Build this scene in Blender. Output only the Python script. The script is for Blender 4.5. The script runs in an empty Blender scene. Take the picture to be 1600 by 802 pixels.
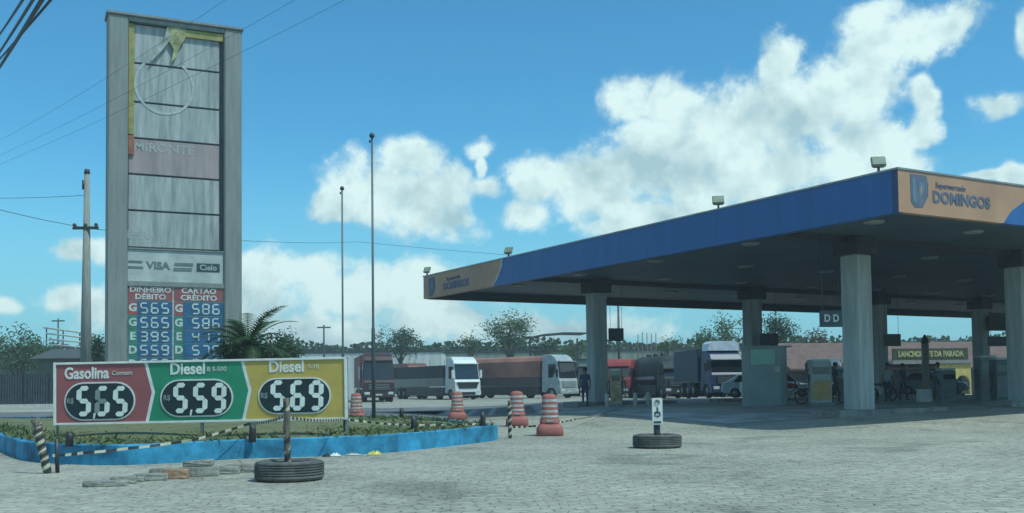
import bpy, bmesh, math, random
from mathutils import Vector, Matrix
R = math.radians
PI = math.pi
random.seed(7)
sc = bpy.context.scene
C = sc.collection

# ------------------------------------------------------------------ camera
PITCH, ROLL, CAMZ = 2.5, -0.7, 1.35
SHIFT = (200.0 - 1600 * math.tan(R(PITCH))) / 1600.0
cam_d = bpy.data.cameras.new("camera"); cam = bpy.data.objects.new("camera", cam_d); C.objects.link(cam)
cam_d.sensor_width = 36; cam_d.lens = 36; cam_d.shift_y = SHIFT; cam_d.clip_end = 5000; cam_d.clip_start = 0.1
CM = Matrix.Rotation(R(90 + PITCH), 4, 'X') @ Matrix.Rotation(R(ROLL), 4, 'Z')
cam.matrix_world = Matrix.Translation((0, 0, CAMZ)) @ CM
sc.camera = cam

def ray(px, py):
    """direction of the sight line through a point of the 1600x802 photograph"""
    return CM.to_3x3() @ Vector(((px - 800) / 1600, (401 - py) / 1600 + SHIFT, -1))
def at(px, py, Y):
    d = ray(px, py); return Vector((0, 0, CAMZ)) + d * (Y / d.y)
def on_ground(px, py, z=0.0):
    d = ray(px, py); return Vector((0, 0, CAMZ)) + d * ((z - CAMZ) / d.z)
def face_pt(px, py, loc, rz):
    """local (x, z) on the vertical plane through loc with heading rz"""
    n = Vector((math.sin(rz), -math.cos(rz), 0)); o = Vector((0, 0, CAMZ)); d = ray(px, py)
    L = Vector(loc); t = (L - o).dot(n) / d.dot(n); p = o + d * t - L
    return p.x * math.cos(rz) + p.y * math.sin(rz), p.z

# ------------------------------------------------------------------ light
SUN_AZ, SUN_EL = 122.0, 60.0       # clockwise from +Y (view direction)
sun_dir = Vector((math.sin(R(SUN_AZ)) * math.cos(R(SUN_EL)), math.cos(R(SUN_AZ)) * math.cos(R(SUN_EL)), math.sin(R(SUN_EL))))
sl = bpy.data.lights.new("sun", 'SUN'); sl.energy = 3.3; sl.angle = R(1.4); sl.color = (0.89, 1.0, 0.90)
so = bpy.data.objects.new("sun", sl); C.objects.link(so); so.location = (20, -20, 60)
so.rotation_euler = (-sun_dir).to_track_quat('-Z', 'Y').to_euler()
sc.view_settings.view_transform = 'Standard'; sc.view_settings.look = 'None'
sc.view_settings.exposure = -0.05; sc.view_settings.gamma = 1.0

# ------------------------------------------------------------------ world: sky and clouds
W = bpy.data.worlds.new("World"); sc.world = W; W.use_nodes = True
nt = W.node_tree; N = nt.nodes; Lk = nt.links; N.clear()
def nd(t, **k):
    n = N.new(t)
    for a, b in k.items(): setattr(n, a, b)
    return n
def setin(n, i, v):
    if isinstance(v, bpy.types.NodeSocket): Lk.new(v, n.inputs[i])
    else: n.inputs[i].default_value = v
def mt(op, a, b=None, c=None, clamp=False):
    n = nd('ShaderNodeMath', operation=op, use_clamp=clamp); setin(n, 0, a)
    if b is not None: setin(n, 1, b)
    if c is not None: setin(n, 2, c)
    return n.outputs[0]
tc = nd('ShaderNodeTexCoord'); D = tc.outputs['Generated']
sky = nd('ShaderNodeTexSky', sky_type='NISHITA'); sky.sun_disc = False
sky.sun_elevation = R(SUN_EL); sky.sun_rotation = R(SUN_AZ); sky.air_density = 1.0; sky.dust_density = 0.6; sky.ozone_density = 1.5
sepd = nd('ShaderNodeSeparateXYZ'); Lk.new(D, sepd.inputs[0])
az = mt('ARCTAN2', sepd.outputs[0], sepd.outputs[1]); el = mt('ARCSINE', sepd.outputs[2])
cmb = nd('ShaderNodeCombineXYZ'); Lk.new(az, cmb.inputs[0]); Lk.new(el, cmb.inputs[1])
def noise(vec, scale, detail=6, rough=0.55, off=None, dist=0.0):
    if off:
        v = nd('ShaderNodeVectorMath', operation='ADD'); setin(v, 0, vec); v.inputs[1].default_value = off; vec = v.outputs[0]
    n = nd('ShaderNodeTexNoise'); Lk.new(vec, n.inputs['Vector'])
    n.inputs['Scale'].default_value = scale; n.inputs['Detail'].default_value = detail
    n.inputs['Roughness'].default_value = rough; n.inputs['Distortion'].default_value = dist
    return n
# warp the lookup so that the cloud outlines billow
wn = noise(D, 7, 3, 0.6)
wv = nd('ShaderNodeVectorMath', operation='SUBTRACT'); Lk.new(wn.outputs['Color'], wv.inputs[0]); wv.inputs[1].default_value = (.5, .5, .5)
ws = nd('ShaderNodeVectorMath', operation='SCALE'); Lk.new(wv.outputs[0], ws.inputs[0]); ws.inputs['Scale'].default_value = 0.06
wa = nd('ShaderNodeVectorMath', operation='ADD'); Lk.new(cmb.outputs[0], wa.inputs[0]); Lk.new(ws.outputs[0], wa.inputs[1])
flat = nd('ShaderNodeVectorMath', operation='MULTIPLY'); Lk.new(wa.outputs[0], flat.inputs[0]); flat.inputs[1].default_value = (1, 1, 0)
AE = flat.outputs[0]
clouds = [  # where each billow sits: centre and radii, in photo pixels turned to angles
 (600,295,85,58),(665,315,85,62),(535,308,45,32),(640,250,58,32),(700,350,60,32),(765,300,28,20),
 (755,240,27,15),(757,268,10,20),
 (985,160,55,42),(1075,175,90,52),(1150,200,130,75),(1245,190,110,80),(1228,105,30,42),(1205,120,22,30),
 (1330,150,80,62),(1375,80,60,48),(1355,28,36,28),(1440,72,66,38),(1490,55,30,30),(1350,215,70,40),
 (850,285,62,45),(830,330,50,25),(930,290,95,55),(1050,270,130,80),(1020,340,120,30),(1200,280,160,60),(1350,265,90,42),
 (1445,165,16,32),(1440,205,22,20),(1563,160,36,17),(1550,272,40,10),(1600,275,28,22),(1605,60,12,25),
 (430,425,75,42),(500,420,80,35),(400,470,90,50),(560,450,110,50),(640,440,90,40),(700,490,120,40),(470,520,200,45),
 (125,388,42,18),(115,470,38,24),(150,490,40,35),(8,485,24,12),(850,520,200,35),
]
acc = None
for (cx, cy, rx, ry) in clouds:
    d = ray(cx, cy).normalized(); a0 = math.atan2(d.x, d.y); e0 = math.asin(d.z)
    ka = 1600 * (math.cos(a0) ** 2) ; sx = ka / rx; sy = 1600 * math.cos(a0) / ry
    m = nd('ShaderNodeVectorMath', operation='MULTIPLY_ADD'); Lk.new(AE, m.inputs[0])
    m.inputs[1].default_value = (sx, sy, 0); m.inputs[2].default_value = (-a0 * sx, -e0 * sy, 0)
    ln = nd('ShaderNodeVectorMath', operation='LENGTH'); Lk.new(m.outputs[0], ln.inputs[0])
    acc = ln.outputs['Value'] if acc is None else mt('SMOOTH_MIN', acc, ln.outputs['Value'], 0.22)
# clouds outside the photographed patch: plain noise cover, so that the rest of the sky is alive too
fr = mt('GREATER_THAN', mt('ABSOLUTE', az), 0.56)
up = mt('GREATER_THAN', el, 0.42)
outm = mt('MAXIMUM', fr, up)
wide = noise(D, 2.6, 4, 0.5)
wide_d = mt('MULTIPLY_ADD', wide.outputs[0], -5.0, 3.75)
acc = mt('ADD', mt('MULTIPLY', acc, mt('SUBTRACT', 1.0, outm)), mt('MULTIPLY', wide_d, outm))
fb = noise(D, 16, 9, 0.62, dist=0.15); fb2 = noise(D, 42, 6, 0.6)
fsum = mt('ADD', mt('MULTIPLY', mt('SUBTRACT', fb.outputs[0], .5), 2.3), mt('MULTIPLY', mt('SUBTRACT', fb2.outputs[0], .5), 1.0))
dens = mt('ADD', mt('SUBTRACT', 1.06, acc), fsum)
mr = nd('ShaderNodeMapRange', interpolation_type='SMOOTHERSTEP'); Lk.new(dens, mr.inputs[0])
mr.inputs[1].default_value = -0.20; mr.inputs[2].default_value = 0.68; mr.inputs[3].default_value = 0; mr.inputs[4].default_value = 0.96
alpha = mr.outputs[0]
# relief of the billows towards the sun
lo = (0.012, -0.004, 0.022)
fL = noise(D, 16, 5, 0.55, off=lo, dist=0.15); fS = noise(D, 16, 5, 0.55, dist=0.15)
rel = mt('SUBTRACT', fS.outputs[0], fL.outputs[0])
fbig = noise(D, 6, 4, 0.5, off=(3, 1, 2))
fm1 = noise(D, 7, 5, 0.6, dist=0.3); fm2 = noise(D, 7, 5, 0.6, off=(0.02, -0.005, 0.045), dist=0.3)
rel2 = mt('SUBTRACT', fm1.outputs[0], fm2.outputs[0])
sh = mt('ADD', mt('ADD', mt('MULTIPLY', rel, 1.9), mt('MULTIPLY', rel2, 2.3)), mt('MULTIPLY_ADD', fbig.outputs[0], 0.9, 0.26))
sh = mt('SUBTRACT', sh, mt('MULTIPLY', mt('SUBTRACT', dens, 0.35, clamp=True), 0.20), clamp=True)
cr = nd('ShaderNodeValToRGB'); Lk.new(sh, cr.inputs[0])
cr.color_ramp.elements[0].position = 0.22; cr.color_ramp.elements[0].color = (0.42, 0.64, 0.69, 1)
cr.color_ramp.elements[1].position = 0.92; cr.color_ramp.elements[1].color = (0.82, 1.03, 1.01, 1)
# pale band of haze low over the horizon
hz = nd('ShaderNodeMapRange', interpolation_type='SMOOTHERSTEP'); Lk.new(el, hz.inputs[0])
hz.inputs[1].default_value = 0.0; hz.inputs[2].default_value = 0.26; hz.inputs[3].default_value = 0.78; hz.inputs[4].default_value = 0.0
tint = nd('ShaderNodeMix', data_type='RGBA', blend_type='MULTIPLY'); tint.inputs[0].default_value = 1
Lk.new(sky.outputs[0], tint.inputs[6]); tint.inputs[7].default_value = (0.36, 0.97, 1.14, 1)
b_sky = nd('ShaderNodeBackground'); Lk.new(tint.outputs[2], b_sky.inputs[0]); b_sky.inputs[1].default_value = 0.138
b_hz = nd('ShaderNodeBackground'); b_hz.inputs[0].default_value = (0.30, 0.72, 0.88, 1); b_hz.inputs[1].default_value = 0.95
b_cl = nd('ShaderNodeBackground'); Lk.new(cr.outputs[0], b_cl.inputs[0]); b_cl.inputs[1].default_value = 1.0
m1 = nd('ShaderNodeMixShader'); Lk.new(hz.outputs[0], m1.inputs[0]); Lk.new(b_sky.outputs[0], m1.inputs[1]); Lk.new(b_hz.outputs[0], m1.inputs[2])
m2 = nd('ShaderNodeMixShader'); Lk.new(alpha, m2.inputs[0]); Lk.new(m1.outputs[0], m2.inputs[1]); Lk.new(b_cl.outputs[0], m2.inputs[2])
wo = nd('ShaderNodeOutputWorld'); Lk.new(m2.outputs[0], wo.inputs[0])
W.cycles.sampling_method = 'MANUAL'; W.cycles.sample_map_resolution = 512

# ------------------------------------------------------------------ materials
MC = {}
def mat(name, col, rough=0.7, metal=0.0, var=0.18, scale=3.0, bump=0.0, bscale=30.0, col2=None, spec=0.4, streak=False, emit=None):
    if name in MC: return MC[name]
    m = bpy.data.materials.new(name); m.use_nodes = True; t = m.node_tree; n = t.nodes; l = t.links
    b = n['Principled BSDF']; b.inputs['Roughness'].default_value = rough; b.inputs['Metallic'].default_value = metal
    b.inputs['Specular IOR Level'].default_value = spec
    tx = n.new('ShaderNodeTexCoord'); mp = n.new('ShaderNodeMapping'); l.new(tx.outputs['Object'], mp.inputs[0])
    if streak: mp.inputs['Scale'].default_value = (5, 5, 0.5)
    nz = n.new('ShaderNodeTexNoise'); nz.inputs['Scale'].default_value = scale; nz.inputs['Detail'].default_value = 7; nz.inputs['Roughness'].default_value = .65
    l.new(mp.outputs[0], nz.inputs['Vector'])
    rp = n.new('ShaderNodeValToRGB'); l.new(nz.outputs[0], rp.inputs[0])
    c2 = col2 or tuple(c * (1 - var * 1.6) for c in col)
    rp.color_ramp.elements[0].position = .32; rp.color_ramp.elements[0].color = (*c2, 1)
    rp.color_ramp.elements[1].position = .66; rp.color_ramp.elements[1].color = (*[c * (1 + var * .4) for c in col], 1)
    l.new(rp.outputs[0], b.inputs['Base Color'])
    if bump:
        n2 = n.new('ShaderNodeTexNoise'); n2.inputs['Scale'].default_value = bscale; n2.inputs['Detail'].default_value = 5; l.new(tx.outputs['Object'], n2.inputs['Vector'])
        bp = n.new('ShaderNodeBump'); bp.inputs['Strength'].default_value = bump; bp.inputs['Distance'].default_value = .02
        l.new(n2.outputs[0], bp.inputs['Height']); l.new(bp.outputs[0], b.inputs['Normal'])
    if emit:
        b.inputs['Emission Color'].default_value = (*emit, 1); b.inputs['Emission Strength'].default_value = 1
    MC[name] = m; return m

M_conc = mat('painted concrete', (.225, .255, .25), .75, var=.15, scale=1.2, bump=.2, streak=True)
M_column = mat('column paint', (.42, .47, .46), .7, var=.2, scale=1.0, bump=.15, streak=True)
M_white = mat('white paint', (.72, .74, .70), .5, var=.12)
M_offwhite = mat('dusty white', (.55, .58, .54), .6, var=.2)
M_black = mat('black', (.02, .022, .024), .5)
M_rubber = mat('tyre rubber', (.035, .037, .036), .85, var=.4, scale=8, bump=.5, bscale=60)
M_rubber_dusty = mat('dusty tyre rubber', (.12, .127, .12), .9, var=.35, scale=6, bump=.6, bscale=70)
M_steel = mat('galvanised steel', (.32, .34, .34), .45, .6)
M_dsteel = mat('dark steel', (.06, .065, .07), .5, .4)
M_glass = mat('dark glass', (.012, .018, .022), .08, spec=.8, var=.05)
M_blue = mat('fascia blue', (.02, .115, .33), .45, var=.14, scale=.35, streak=True)
M_orange = mat('fascia orange', (.46, .26, .16), .55, var=.15, scale=.5)
M_kerbblue = mat('kerb blue paint', (.035, .29, .50), .75, var=.45, scale=1.6, bump=.3, bscale=14)
M_red = mat('sign red', (.33, .10, .105), .5, var=.12, scale=1.2)
M_green = mat('sign green', (.02, .25, .135), .5, var=.12, scale=1.2)
M_yel = mat('sign yellow', (.52, .38, .09), .5, var=.12, scale=1.2)
M_oval = mat('display black', (.012, .03, .035), .4, var=.2)
M_seg = mat('segment white', (.72, .78, .74), .5, var=.1)
M_segdim = mat('segment grey', (.22, .27, .27), .5, var=.1)
M_plasred = mat('barrier red', (.36, .10, .09), .7, var=.35, scale=7, col2=(.25, .11, .09))
M_plaswhite = mat('barrier white', (.46, .46, .44), .6, var=.3, scale=6)
M_kerbstone = mat('broken concrete', (.30, .30, .27), .9, var=.35, scale=5, bump=.9, bscale=18)
M_brick = mat('orange brick', (.40, .25, .16), .9, var=.3, scale=5, bump=.8, bscale=18)
M_bark = mat('bark', (.10, .08, .06), .9, var=.3, scale=6, bump=.6)
M_wood = mat('grey wood', (.16, .14, .11), .9, var=.35, scale=6, bump=.5, streak=True)

def leafmat(name, col):
    if name in MC: return MC[name]
    m = bpy.data.materials.new(name); m.use_nodes = True; t = m.node_tree; n = t.nodes; l = t.links
    b = n['Principled BSDF']; b.inputs['Roughness'].default_value = .6
    g = n.new('ShaderNodeNewGeometry'); rp = n.new('ShaderNodeValToRGB'); l.new(g.outputs['Random Per Island'], rp.inputs[0])
    rp.color_ramp.elements[0].color = (*[c * .55 for c in col], 1); rp.color_ramp.elements[1].color = (*[c * 1.5 for c in col], 1)
    l.new(rp.outputs[0], b.inputs['Base Color'])
    tr = n.new('ShaderNodeBsdfTranslucent'); l.new(rp.outputs[0], tr.inputs[0])
    mx = n.new('ShaderNodeMixShader'); mx.inputs[0].default_value = .25; l.new(b.outputs[0], mx.inputs[1]); l.new(tr.outputs[0], mx.inputs[2])
    l.new(mx.outputs[0], n['Material Output'].inputs[0]); MC[name] = m; return m
M_leaf = leafmat('leaves', (.06, .115, .035)); M_leafd = leafmat('dark leaves', (.035, .075, .03)); M_leafb = leafmat('russet leaves', (.11, .075, .04))
M_grass = leafmat('grass blades', (.085, .12, .04))

def ground_mat():
    m = bpy.data.materials.new('stone paving'); m.use_nodes = True; t = m.node_tree; n = t.nodes; l = t.links
    b = n['Principled BSDF']; b.inputs['Roughness'].default_value = .85
    tx = n.new('ShaderNodeTexCoord'); mp = n.new('ShaderNodeMapping'); l.new(tx.outputs['Object'], mp.inputs[0]); mp.inputs['Rotation'].default_value = (0, 0, R(-5))
    wz = n.new('ShaderNodeTexNoise'); wz.inputs['Scale'].default_value = 1.3; wz.inputs['Detail'].default_value = 4; l.new(mp.outputs[0], wz.inputs['Vector'])
    wb = n.new('ShaderNodeVectorMath'); wb.operation = 'SUBTRACT'; l.new(wz.outputs['Color'], wb.inputs[0]); wb.inputs[1].default_value = (.5, .5, .5)
    wc = n.new('ShaderNodeVectorMath'); wc.operation = 'MULTIPLY_ADD'; l.new(wb.outputs[0], wc.inputs[0]); wc.inputs[1].default_value = (.6, .5, 0); l.new(mp.outputs[0], wc.inputs[2])
    br = n.new('ShaderNodeTexBrick'); l.new(wc.outputs[0], br.inputs['Vector'])
    br.inputs['Scale'].default_value = 1; br.inputs['Brick Width'].default_value = .30; br.inputs['Row Height'].default_value = .17
    br.inputs['Mortar Size'].default_value = .022; br.inputs['Mortar Smooth'].default_value = .8; br.inputs['Bias'].default_value = 0
    br.inputs['Color1'].default_value = (.43, .42, .37, 1); br.inputs['Color2'].default_value = (.31, .305, .28, 1); br.inputs['Mortar'].default_value = (.235, .235, .21, 1)
    big = n.new('ShaderNodeTexNoise'); big.inputs['Scale'].default_value = .22; big.inputs['Detail'].default_value = 6; big.inputs['Roughness'].default_value = .6; l.new(tx.outputs['Object'], big.inputs['Vector'])
    rp = n.new('ShaderNodeValToRGB'); l.new(big.outputs[0], rp.inputs[0]); rp.color_ramp.elements[0].position = .3; rp.color_ramp.elements[0].color = (.66, .68, .66, 1)
    rp.color_ramp.elements[1].position = .68; rp.color_ramp.elements[1].color = (1.08, 1.06, 1.02, 1)
    sm = n.new('ShaderNodeTexNoise'); sm.inputs['Scale'].default_value = 5; sm.inputs['Detail'].default_value = 6; sm.inputs['Roughness'].default_value = .7; l.new(tx.outputs['Object'], sm.inputs['Vector'])
    dm = n.new('ShaderNodeValToRGB'); l.new(sm.outputs[0], dm.inputs[0]); dm.color_ramp.elements[0].position = .3; dm.color_ramp.elements[0].color = (.62, .63, .61, 1); dm.color_ramp.elements[1].position = .7; dm.color_ramp.elements[1].color = (1.28, 1.28, 1.26, 1)
    # dust lying over the stones in patches
    du = n.new('ShaderNodeMix'); du.data_type = 'RGBA'; l.new(br.outputs[0], du.inputs[6]); du.inputs[7].default_value = (.42, .41, .36, 1)
    dn = n.new('ShaderNodeTexNoise'); dn.inputs['Scale'].default_value = .7; dn.inputs['Detail'].default_value = 8; dn.inputs['Roughness'].default_value = .7; l.new(tx.outputs['Object'], dn.inputs['Vector'])
    dr = n.new('ShaderNodeMapRange'); l.new(dn.outputs[0], dr.inputs[0]); dr.inputs[1].default_value = .38; dr.inputs[2].default_value = .62; dr.inputs[3].default_value = 0.25; dr.inputs[4].default_value = .92
    l.new(dr.outputs[0], du.inputs[0])
    a = n.new('ShaderNodeMix'); a.data_type = 'RGBA'; a.blend_type = 'MULTIPLY'; a.inputs[0].default_value = 1; l.new(du.outputs[2], a.inputs[6]); l.new(rp.outputs[0], a.inputs[7])
    c = n.new('ShaderNodeMix'); c.data_type = 'RGBA'; c.blend_type = 'MULTIPLY'; c.inputs[0].default_value = 1; l.new(a.outputs[2], c.inputs[6]); l.new(dm.outputs[0], c.inputs[7])
    st = n.new('ShaderNodeTexNoise'); st.inputs['Scale'].default_value = .42; st.inputs['Detail'].default_value = 3; st.inputs['Distortion'].default_value = 1.2; l.new(mp.outputs[0], st.inputs['Vector'])
    sr = n.new('ShaderNodeValToRGB'); l.new(st.outputs[0], sr.inputs[0]); sr.color_ramp.elements[0].position = .30; sr.color_ramp.elements[0].color = (.55, .56, .56, 1); sr.color_ramp.elements[1].position = .42; sr.color_ramp.elements[1].color = (1, 1, 1, 1)
    d2 = n.new('ShaderNodeMix'); d2.data_type = 'RGBA'; d2.blend_type = 'MULTIPLY'; d2.inputs[0].default_value = .7; l.new(c.outputs[2], d2.inputs[6]); l.new(sr.outputs[0], d2.inputs[7]); c = d2
    l.new(c.outputs[2], b.inputs['Base Color'])
    h = n.new('ShaderNodeMath'); h.operation = 'MULTIPLY_ADD'; l.new(br.outputs['Fac'], h.inputs[0]); h.inputs[1].default_value = -1.0; l.new(sm.outputs[0], h.inputs[2])
    bp = n.new('ShaderNodeBump'); bp.inputs['Strength'].default_value = .8; bp.inputs['Distance'].default_value = .03
    l.new(h.outputs[0], bp.inputs['Height']); l.new(bp.outputs[0], b.inputs['Normal'])
    return m
M_ground = ground_mat()
M_fore = mat('forecourt concrete', (.44, .46, .45), .8, var=.3, scale=.6, bump=.2, bscale=8)
M_asph = mat('worn asphalt', (.15, .16, .16), .9, var=.25, scale=.5, bump=.3, bscale=20)
M_soil = mat('dry soil', (.15, .155, .08), .95, var=.35, scale=1.5, bump=.8, bscale=10, col2=(.09, .11, .045))

# ------------------------------------------------------------------ mesh helpers
class MB:
    def __init__(s): s.v = []; s.f = []; s.m = []; s.sm = []
    def add(s, vs, fs, mi=0, smooth=False, M=None):
        k = len(s.v)
        s.v += [tuple((M @ Vector(v)) if M else v) for v in vs]
        s.f += [tuple(i + k for i in f) for f in fs]; s.m += [mi] * len(fs); s.sm += [smooth] * len(fs)
        return s
    def box(s, x0, x1, y0, y1, z0, z1, mi=0, b=0.0, M=None):
        if b <= 0:
            return s.add([(x0,y0,z0),(x1,y0,z0),(x1,y1,z0),(x0,y1,z0),(x0,y0,z1),(x1,y0,z1),(x1,y1,z1),(x0,y1,z1)],
                [(0,3,2,1),(4,5,6,7),(0,1,5,4),(1,2,6,5),(2,3,7,6),(3,0,4,7)], mi, False, M)
        bm = bmesh.new(); bmesh.ops.create_cube(bm, size=1)
        for v in bm.verts:
            v.co = ((x0+x1)/2 + v.co.x*(x1-x0), (y0+y1)/2 + v.co.y*(y1-y0), (z0+z1)/2 + v.co.z*(z1-z0))
        bmesh.ops.bevel(bm, geom=bm.edges[:], offset=b, segments=2, affect='EDGES')
        bm.verts.ensure_lookup_table(); vs = [tuple(v.co) for v in bm.verts]; fs = [tuple(v.index for v in f.verts) for f in bm.faces]; bm.free()
        return s.add(vs, fs, mi, False, M)
    def prism(s, pts, y0, y1, mi=0, M=None):
        """outline in x,z pushed from y0 (front) to y1"""
        n = len(pts); vs = [(x, y0, z) for x, z in pts] + [(x, y1, z) for x, z in pts]
        ar = sum(pts[i][0]*pts[(i+1)%n][1] - pts[(i+1)%n][0]*pts[i][1] for i in range(n))
        fs = [tuple(range(n)), tuple(range(2*n-1, n-1, -1))] + [(i, n+i, n+(i+1)%n, (i+1)%n) for i in range(n)]
        if ar < 0: fs = [tuple(reversed(f)) for f in fs]
        return s.add(vs, fs, mi, False, M)
    def tube(s, path, r, n=8, mi=0, smooth=True, M=None, caps=True):
        P = [Vector(p) for p in path]; rs = r if isinstance(r, (list, tuple)) else [r] * len(P); vs = []; fs = []
        for i, p in enumerate(P):
            t = (P[min(i+1, len(P)-1)] - P[max(i-1, 0)]).normalized()
            a = t.cross(Vector((0, 0, 1))); a = t.cross(Vector((1, 0, 0))) if a.length < .1 else a; a.normalize(); b = t.cross(a)
            for k in range(n):
                w = 2*PI*k/n; vs.append(tuple(p + (a*math.cos(w) + b*math.sin(w)) * rs[i]))
        for i in range(len(P)-1):
            for k in range(n): fs.append((i*n+k, i*n+(k+1) % n, (i+1)*n+(k+1) % n, (i+1)*n+k))
        if caps: fs += [tuple(range(n-1, -1, -1)), tuple(range((len(P)-1)*n, len(P)*n))]
        return s.add(vs, fs, mi, smooth, M)
    def lathe(s, prof, n=24, mi=0, smooth=True, M=None, sq=None, mis=None):
        """profile of (radius, z); sq = superellipse power for squarish sections"""
        vs = []; fs = []
        for (r, z) in prof:
            for k in range(n):
                w = 2*PI*(k+.5)/n; c, d = math.cos(w), math.sin(w)
                q = 1.0 if not sq else 1.0 / ((abs(c)**sq + abs(d)**sq) ** (1/sq))
                vs.append((r*q*c, r*q*d, z))
        for i in range(len(prof)-1):
            for k in range(n): fs.append((i*n+k, i*n+(k+1) % n, (i+1)*n+(k+1) % n, (i+1)*n+k))
        k0 = len(s.m); s.add(vs, fs, mi, smooth, M)
        if mis:
            for i in range(len(prof)-1):
                for k in range(n): s.m[k0+i*n+k] = mis[i]
        return s
    def build(s, name, mats, parent=None, recalc=True):
        me = bpy.data.meshes.new(name); me.from_pydata(s.v, [], s.f)
        for m in (mats if isinstance(mats, (list, tuple)) else [mats]): me.materials.append(m)
        me.polygons.foreach_set('material_index', s.m); me.polygons.foreach_set('use_smooth', s.sm)
        if recalc:
            bm = bmesh.new(); bm.from_mesh(me); bmesh.ops.recalc_face_normals(bm, faces=bm.faces); bm.to_mesh(me); bm.free()
        me.update()
        o = bpy.data.objects.new(name, me); C.objects.link(o)
        if parent: o.parent = parent
        return o
def tag(o, label=None, cat=None, group=None, kind=None):
    for k, v in (('label', label), ('category', cat), ('group', group), ('kind', kind)):
        if v: o[k] = v
    return o
def thing(name, loc, rz=0.0, label=None, cat=None, group=None):
    o = bpy.data.objects.new(name, None); C.objects.link(o); o.location = loc; o.rotation_euler = (0, 0, rz); o.empty_display_size = .2
    return tag(o, label, cat, group)
def kids(o): return [c for c in bpy.data.objects if c.parent == o]
def copy_tree(o, parent=None):
    c = o.copy(); C.objects.link(c)
    if parent: c.parent = parent
    for ch in kids(o): copy_tree(ch, c)
    return c
def relabel(c, label, loc=None, rz=None):
    c['label'] = label
    if loc is not None: c.location = loc
    if rz is not None: c.rotation_euler.z = rz
    return c
def text(body, size, m, parent, name, M, extr=.01, bold=0.0, align='CENTER', xs=1.0):
    cu = bpy.data.curves.new(name, 'FONT'); cu.body = body; cu.size = size; cu.extrude = extr; cu.offset = bold; cu.align_x = align; cu.align_y = 'CENTER'
    cu.resolution_u = 3
    tmp = bpy.data.objects.new('tmp', cu); C.objects.link(tmp)
    dg = bpy.context.evaluated_depsgraph_get(); me = bpy.data.meshes.new_from_object(tmp.evaluated_get(dg))
    bpy.data.objects.remove(tmp); me.name = name; me.materials.clear(); me.materials.append(m)
    me.transform(M @ Matrix.Rotation(R(90), 4, 'X') @ Matrix.Diagonal((xs, 1, 1, 1)))
    o = bpy.data.objects.new(name, me); C.objects.link(o); o.parent = parent; return o
T = Matrix.Translation
SEG = {'0':'abcdef','1':'bc','2':'abged','3':'abgcd','4':'fgbc','5':'afgcd','6':'afgedc','7':'abc','8':'abcdefg','9':'abcdfg'}
def digit(mb, ch, x, z, w, h, t, y0, y1, slant=.0, dim='', dimi=1, mi=0):
    """seven-segment digit centred at x,z"""
    g = t*.12; hw, hh = w/2 - t/2, h/2 - t/2
    seg = {'a':((-hw,hh),(hw,hh)),'g':((-hw,0),(hw,0)),'d':((-hw,-hh),(hw,-hh)),'f':((-hw,0),(-hw,hh)),'b':((hw,0),(hw,hh)),'e':((-hw,-hh),(-hw,0)),'c':((hw,-hh),(hw,0))}
    for k in SEG[ch]:
        (xa, za), (xb, zb) = seg[k]; q = t/2
        if za == zb: p = [(xa+g,za),(xa+q,za+q),(xb-q,za+q),(xb-g,za),(xb-q,za-q),(xa+q,za-q)]
        else: p = [(xa,za+g),(xa-q,za+q),(xa-q,zb-q),(xa,zb-g),(xa+q,zb-q),(xa+q,za+q)]
        mb.prism([(x+a+slant*b, z+b) for a, b in p], y0, y1, dimi if k in dim else mi)

# ------------------------------------------------------------------ ground
def sstep(a, b, x):
    t = min(1, max(0, (x-a)/(b-a))); return t*t*(3-2*t)
def gz(x, y):
    z = .36 * sstep(26, 39, y) * sstep(-3, 5, x)
    far = .10 * sstep(55, 75, y)
    return z * (1 - sstep(58, 80, y)) + far
def sheet(name, m, xs, ys, dz, inside=None, kind='structure'):
    mb = MB(); nx = len(xs)
    vs = [(x, y, gz(x, y) + dz) for y in ys for x in xs]
    fs = [(j*nx+i, j*nx+i+1, (j+1)*nx+i+1, (j+1)*nx+i) for j in range(len(ys)-1) for i in range(nx-1)
          if inside is None or inside((xs[i]+xs[i+1])/2, (ys[j]+ys[j+1])/2)]
    mb.add(vs, fs); o = mb.build(name, m, recalc=False); o['kind'] = kind
    return o
def lin(a, b, n): return [a + (b-a)*i/n for i in range(n+1)]
sheet('ground', M_ground, [-1500, -600, -200, -80] + lin(-40, 60, 100) + [90, 200, 600, 1500], [-100, -20] + lin(0, 100, 100) + [140, 250, 600, 2500], 0)

# canopy frame of reference: near-left corner on the ground, x runs along the near face, y away along the blue face
CORN = Vector((10.0, 26.2, 0)); CRZ = R(30.1); CL = 28.7; CW = 54.0
cx_, cy_ = Vector((math.cos(CRZ), math.sin(CRZ), 0)), Vector((-math.sin(CRZ), math.cos(CRZ), 0))
def cw(a, b, z=0): return CORN + cx_*a + cy_*b + Vector((0, 0, z))
# forecourt slab inside the canopy footprint
mb = MB(); xs = lin(-1.0, CW, 56); ys = lin(5.5, CL+2, 28); nx = len(xs)
vs = []
for b in ys:
    for a in xs:
        p = cw(a, b); vs.append((p.x, p.y, gz(p.x, p.y) + .012))
mb.add(vs, [(j*nx+i, j*nx+i+1, (j+1)*nx+i+1, (j+1)*nx+i) for j in range(len(ys)-1) for i in range(nx-1)])
tag(mb.build('forecourt_pavement', M_fore, recalc=False), kind='structure')
sheet('road', M_asph, lin(-60, 2, 62), lin(41, 62, 21), .012)

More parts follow.
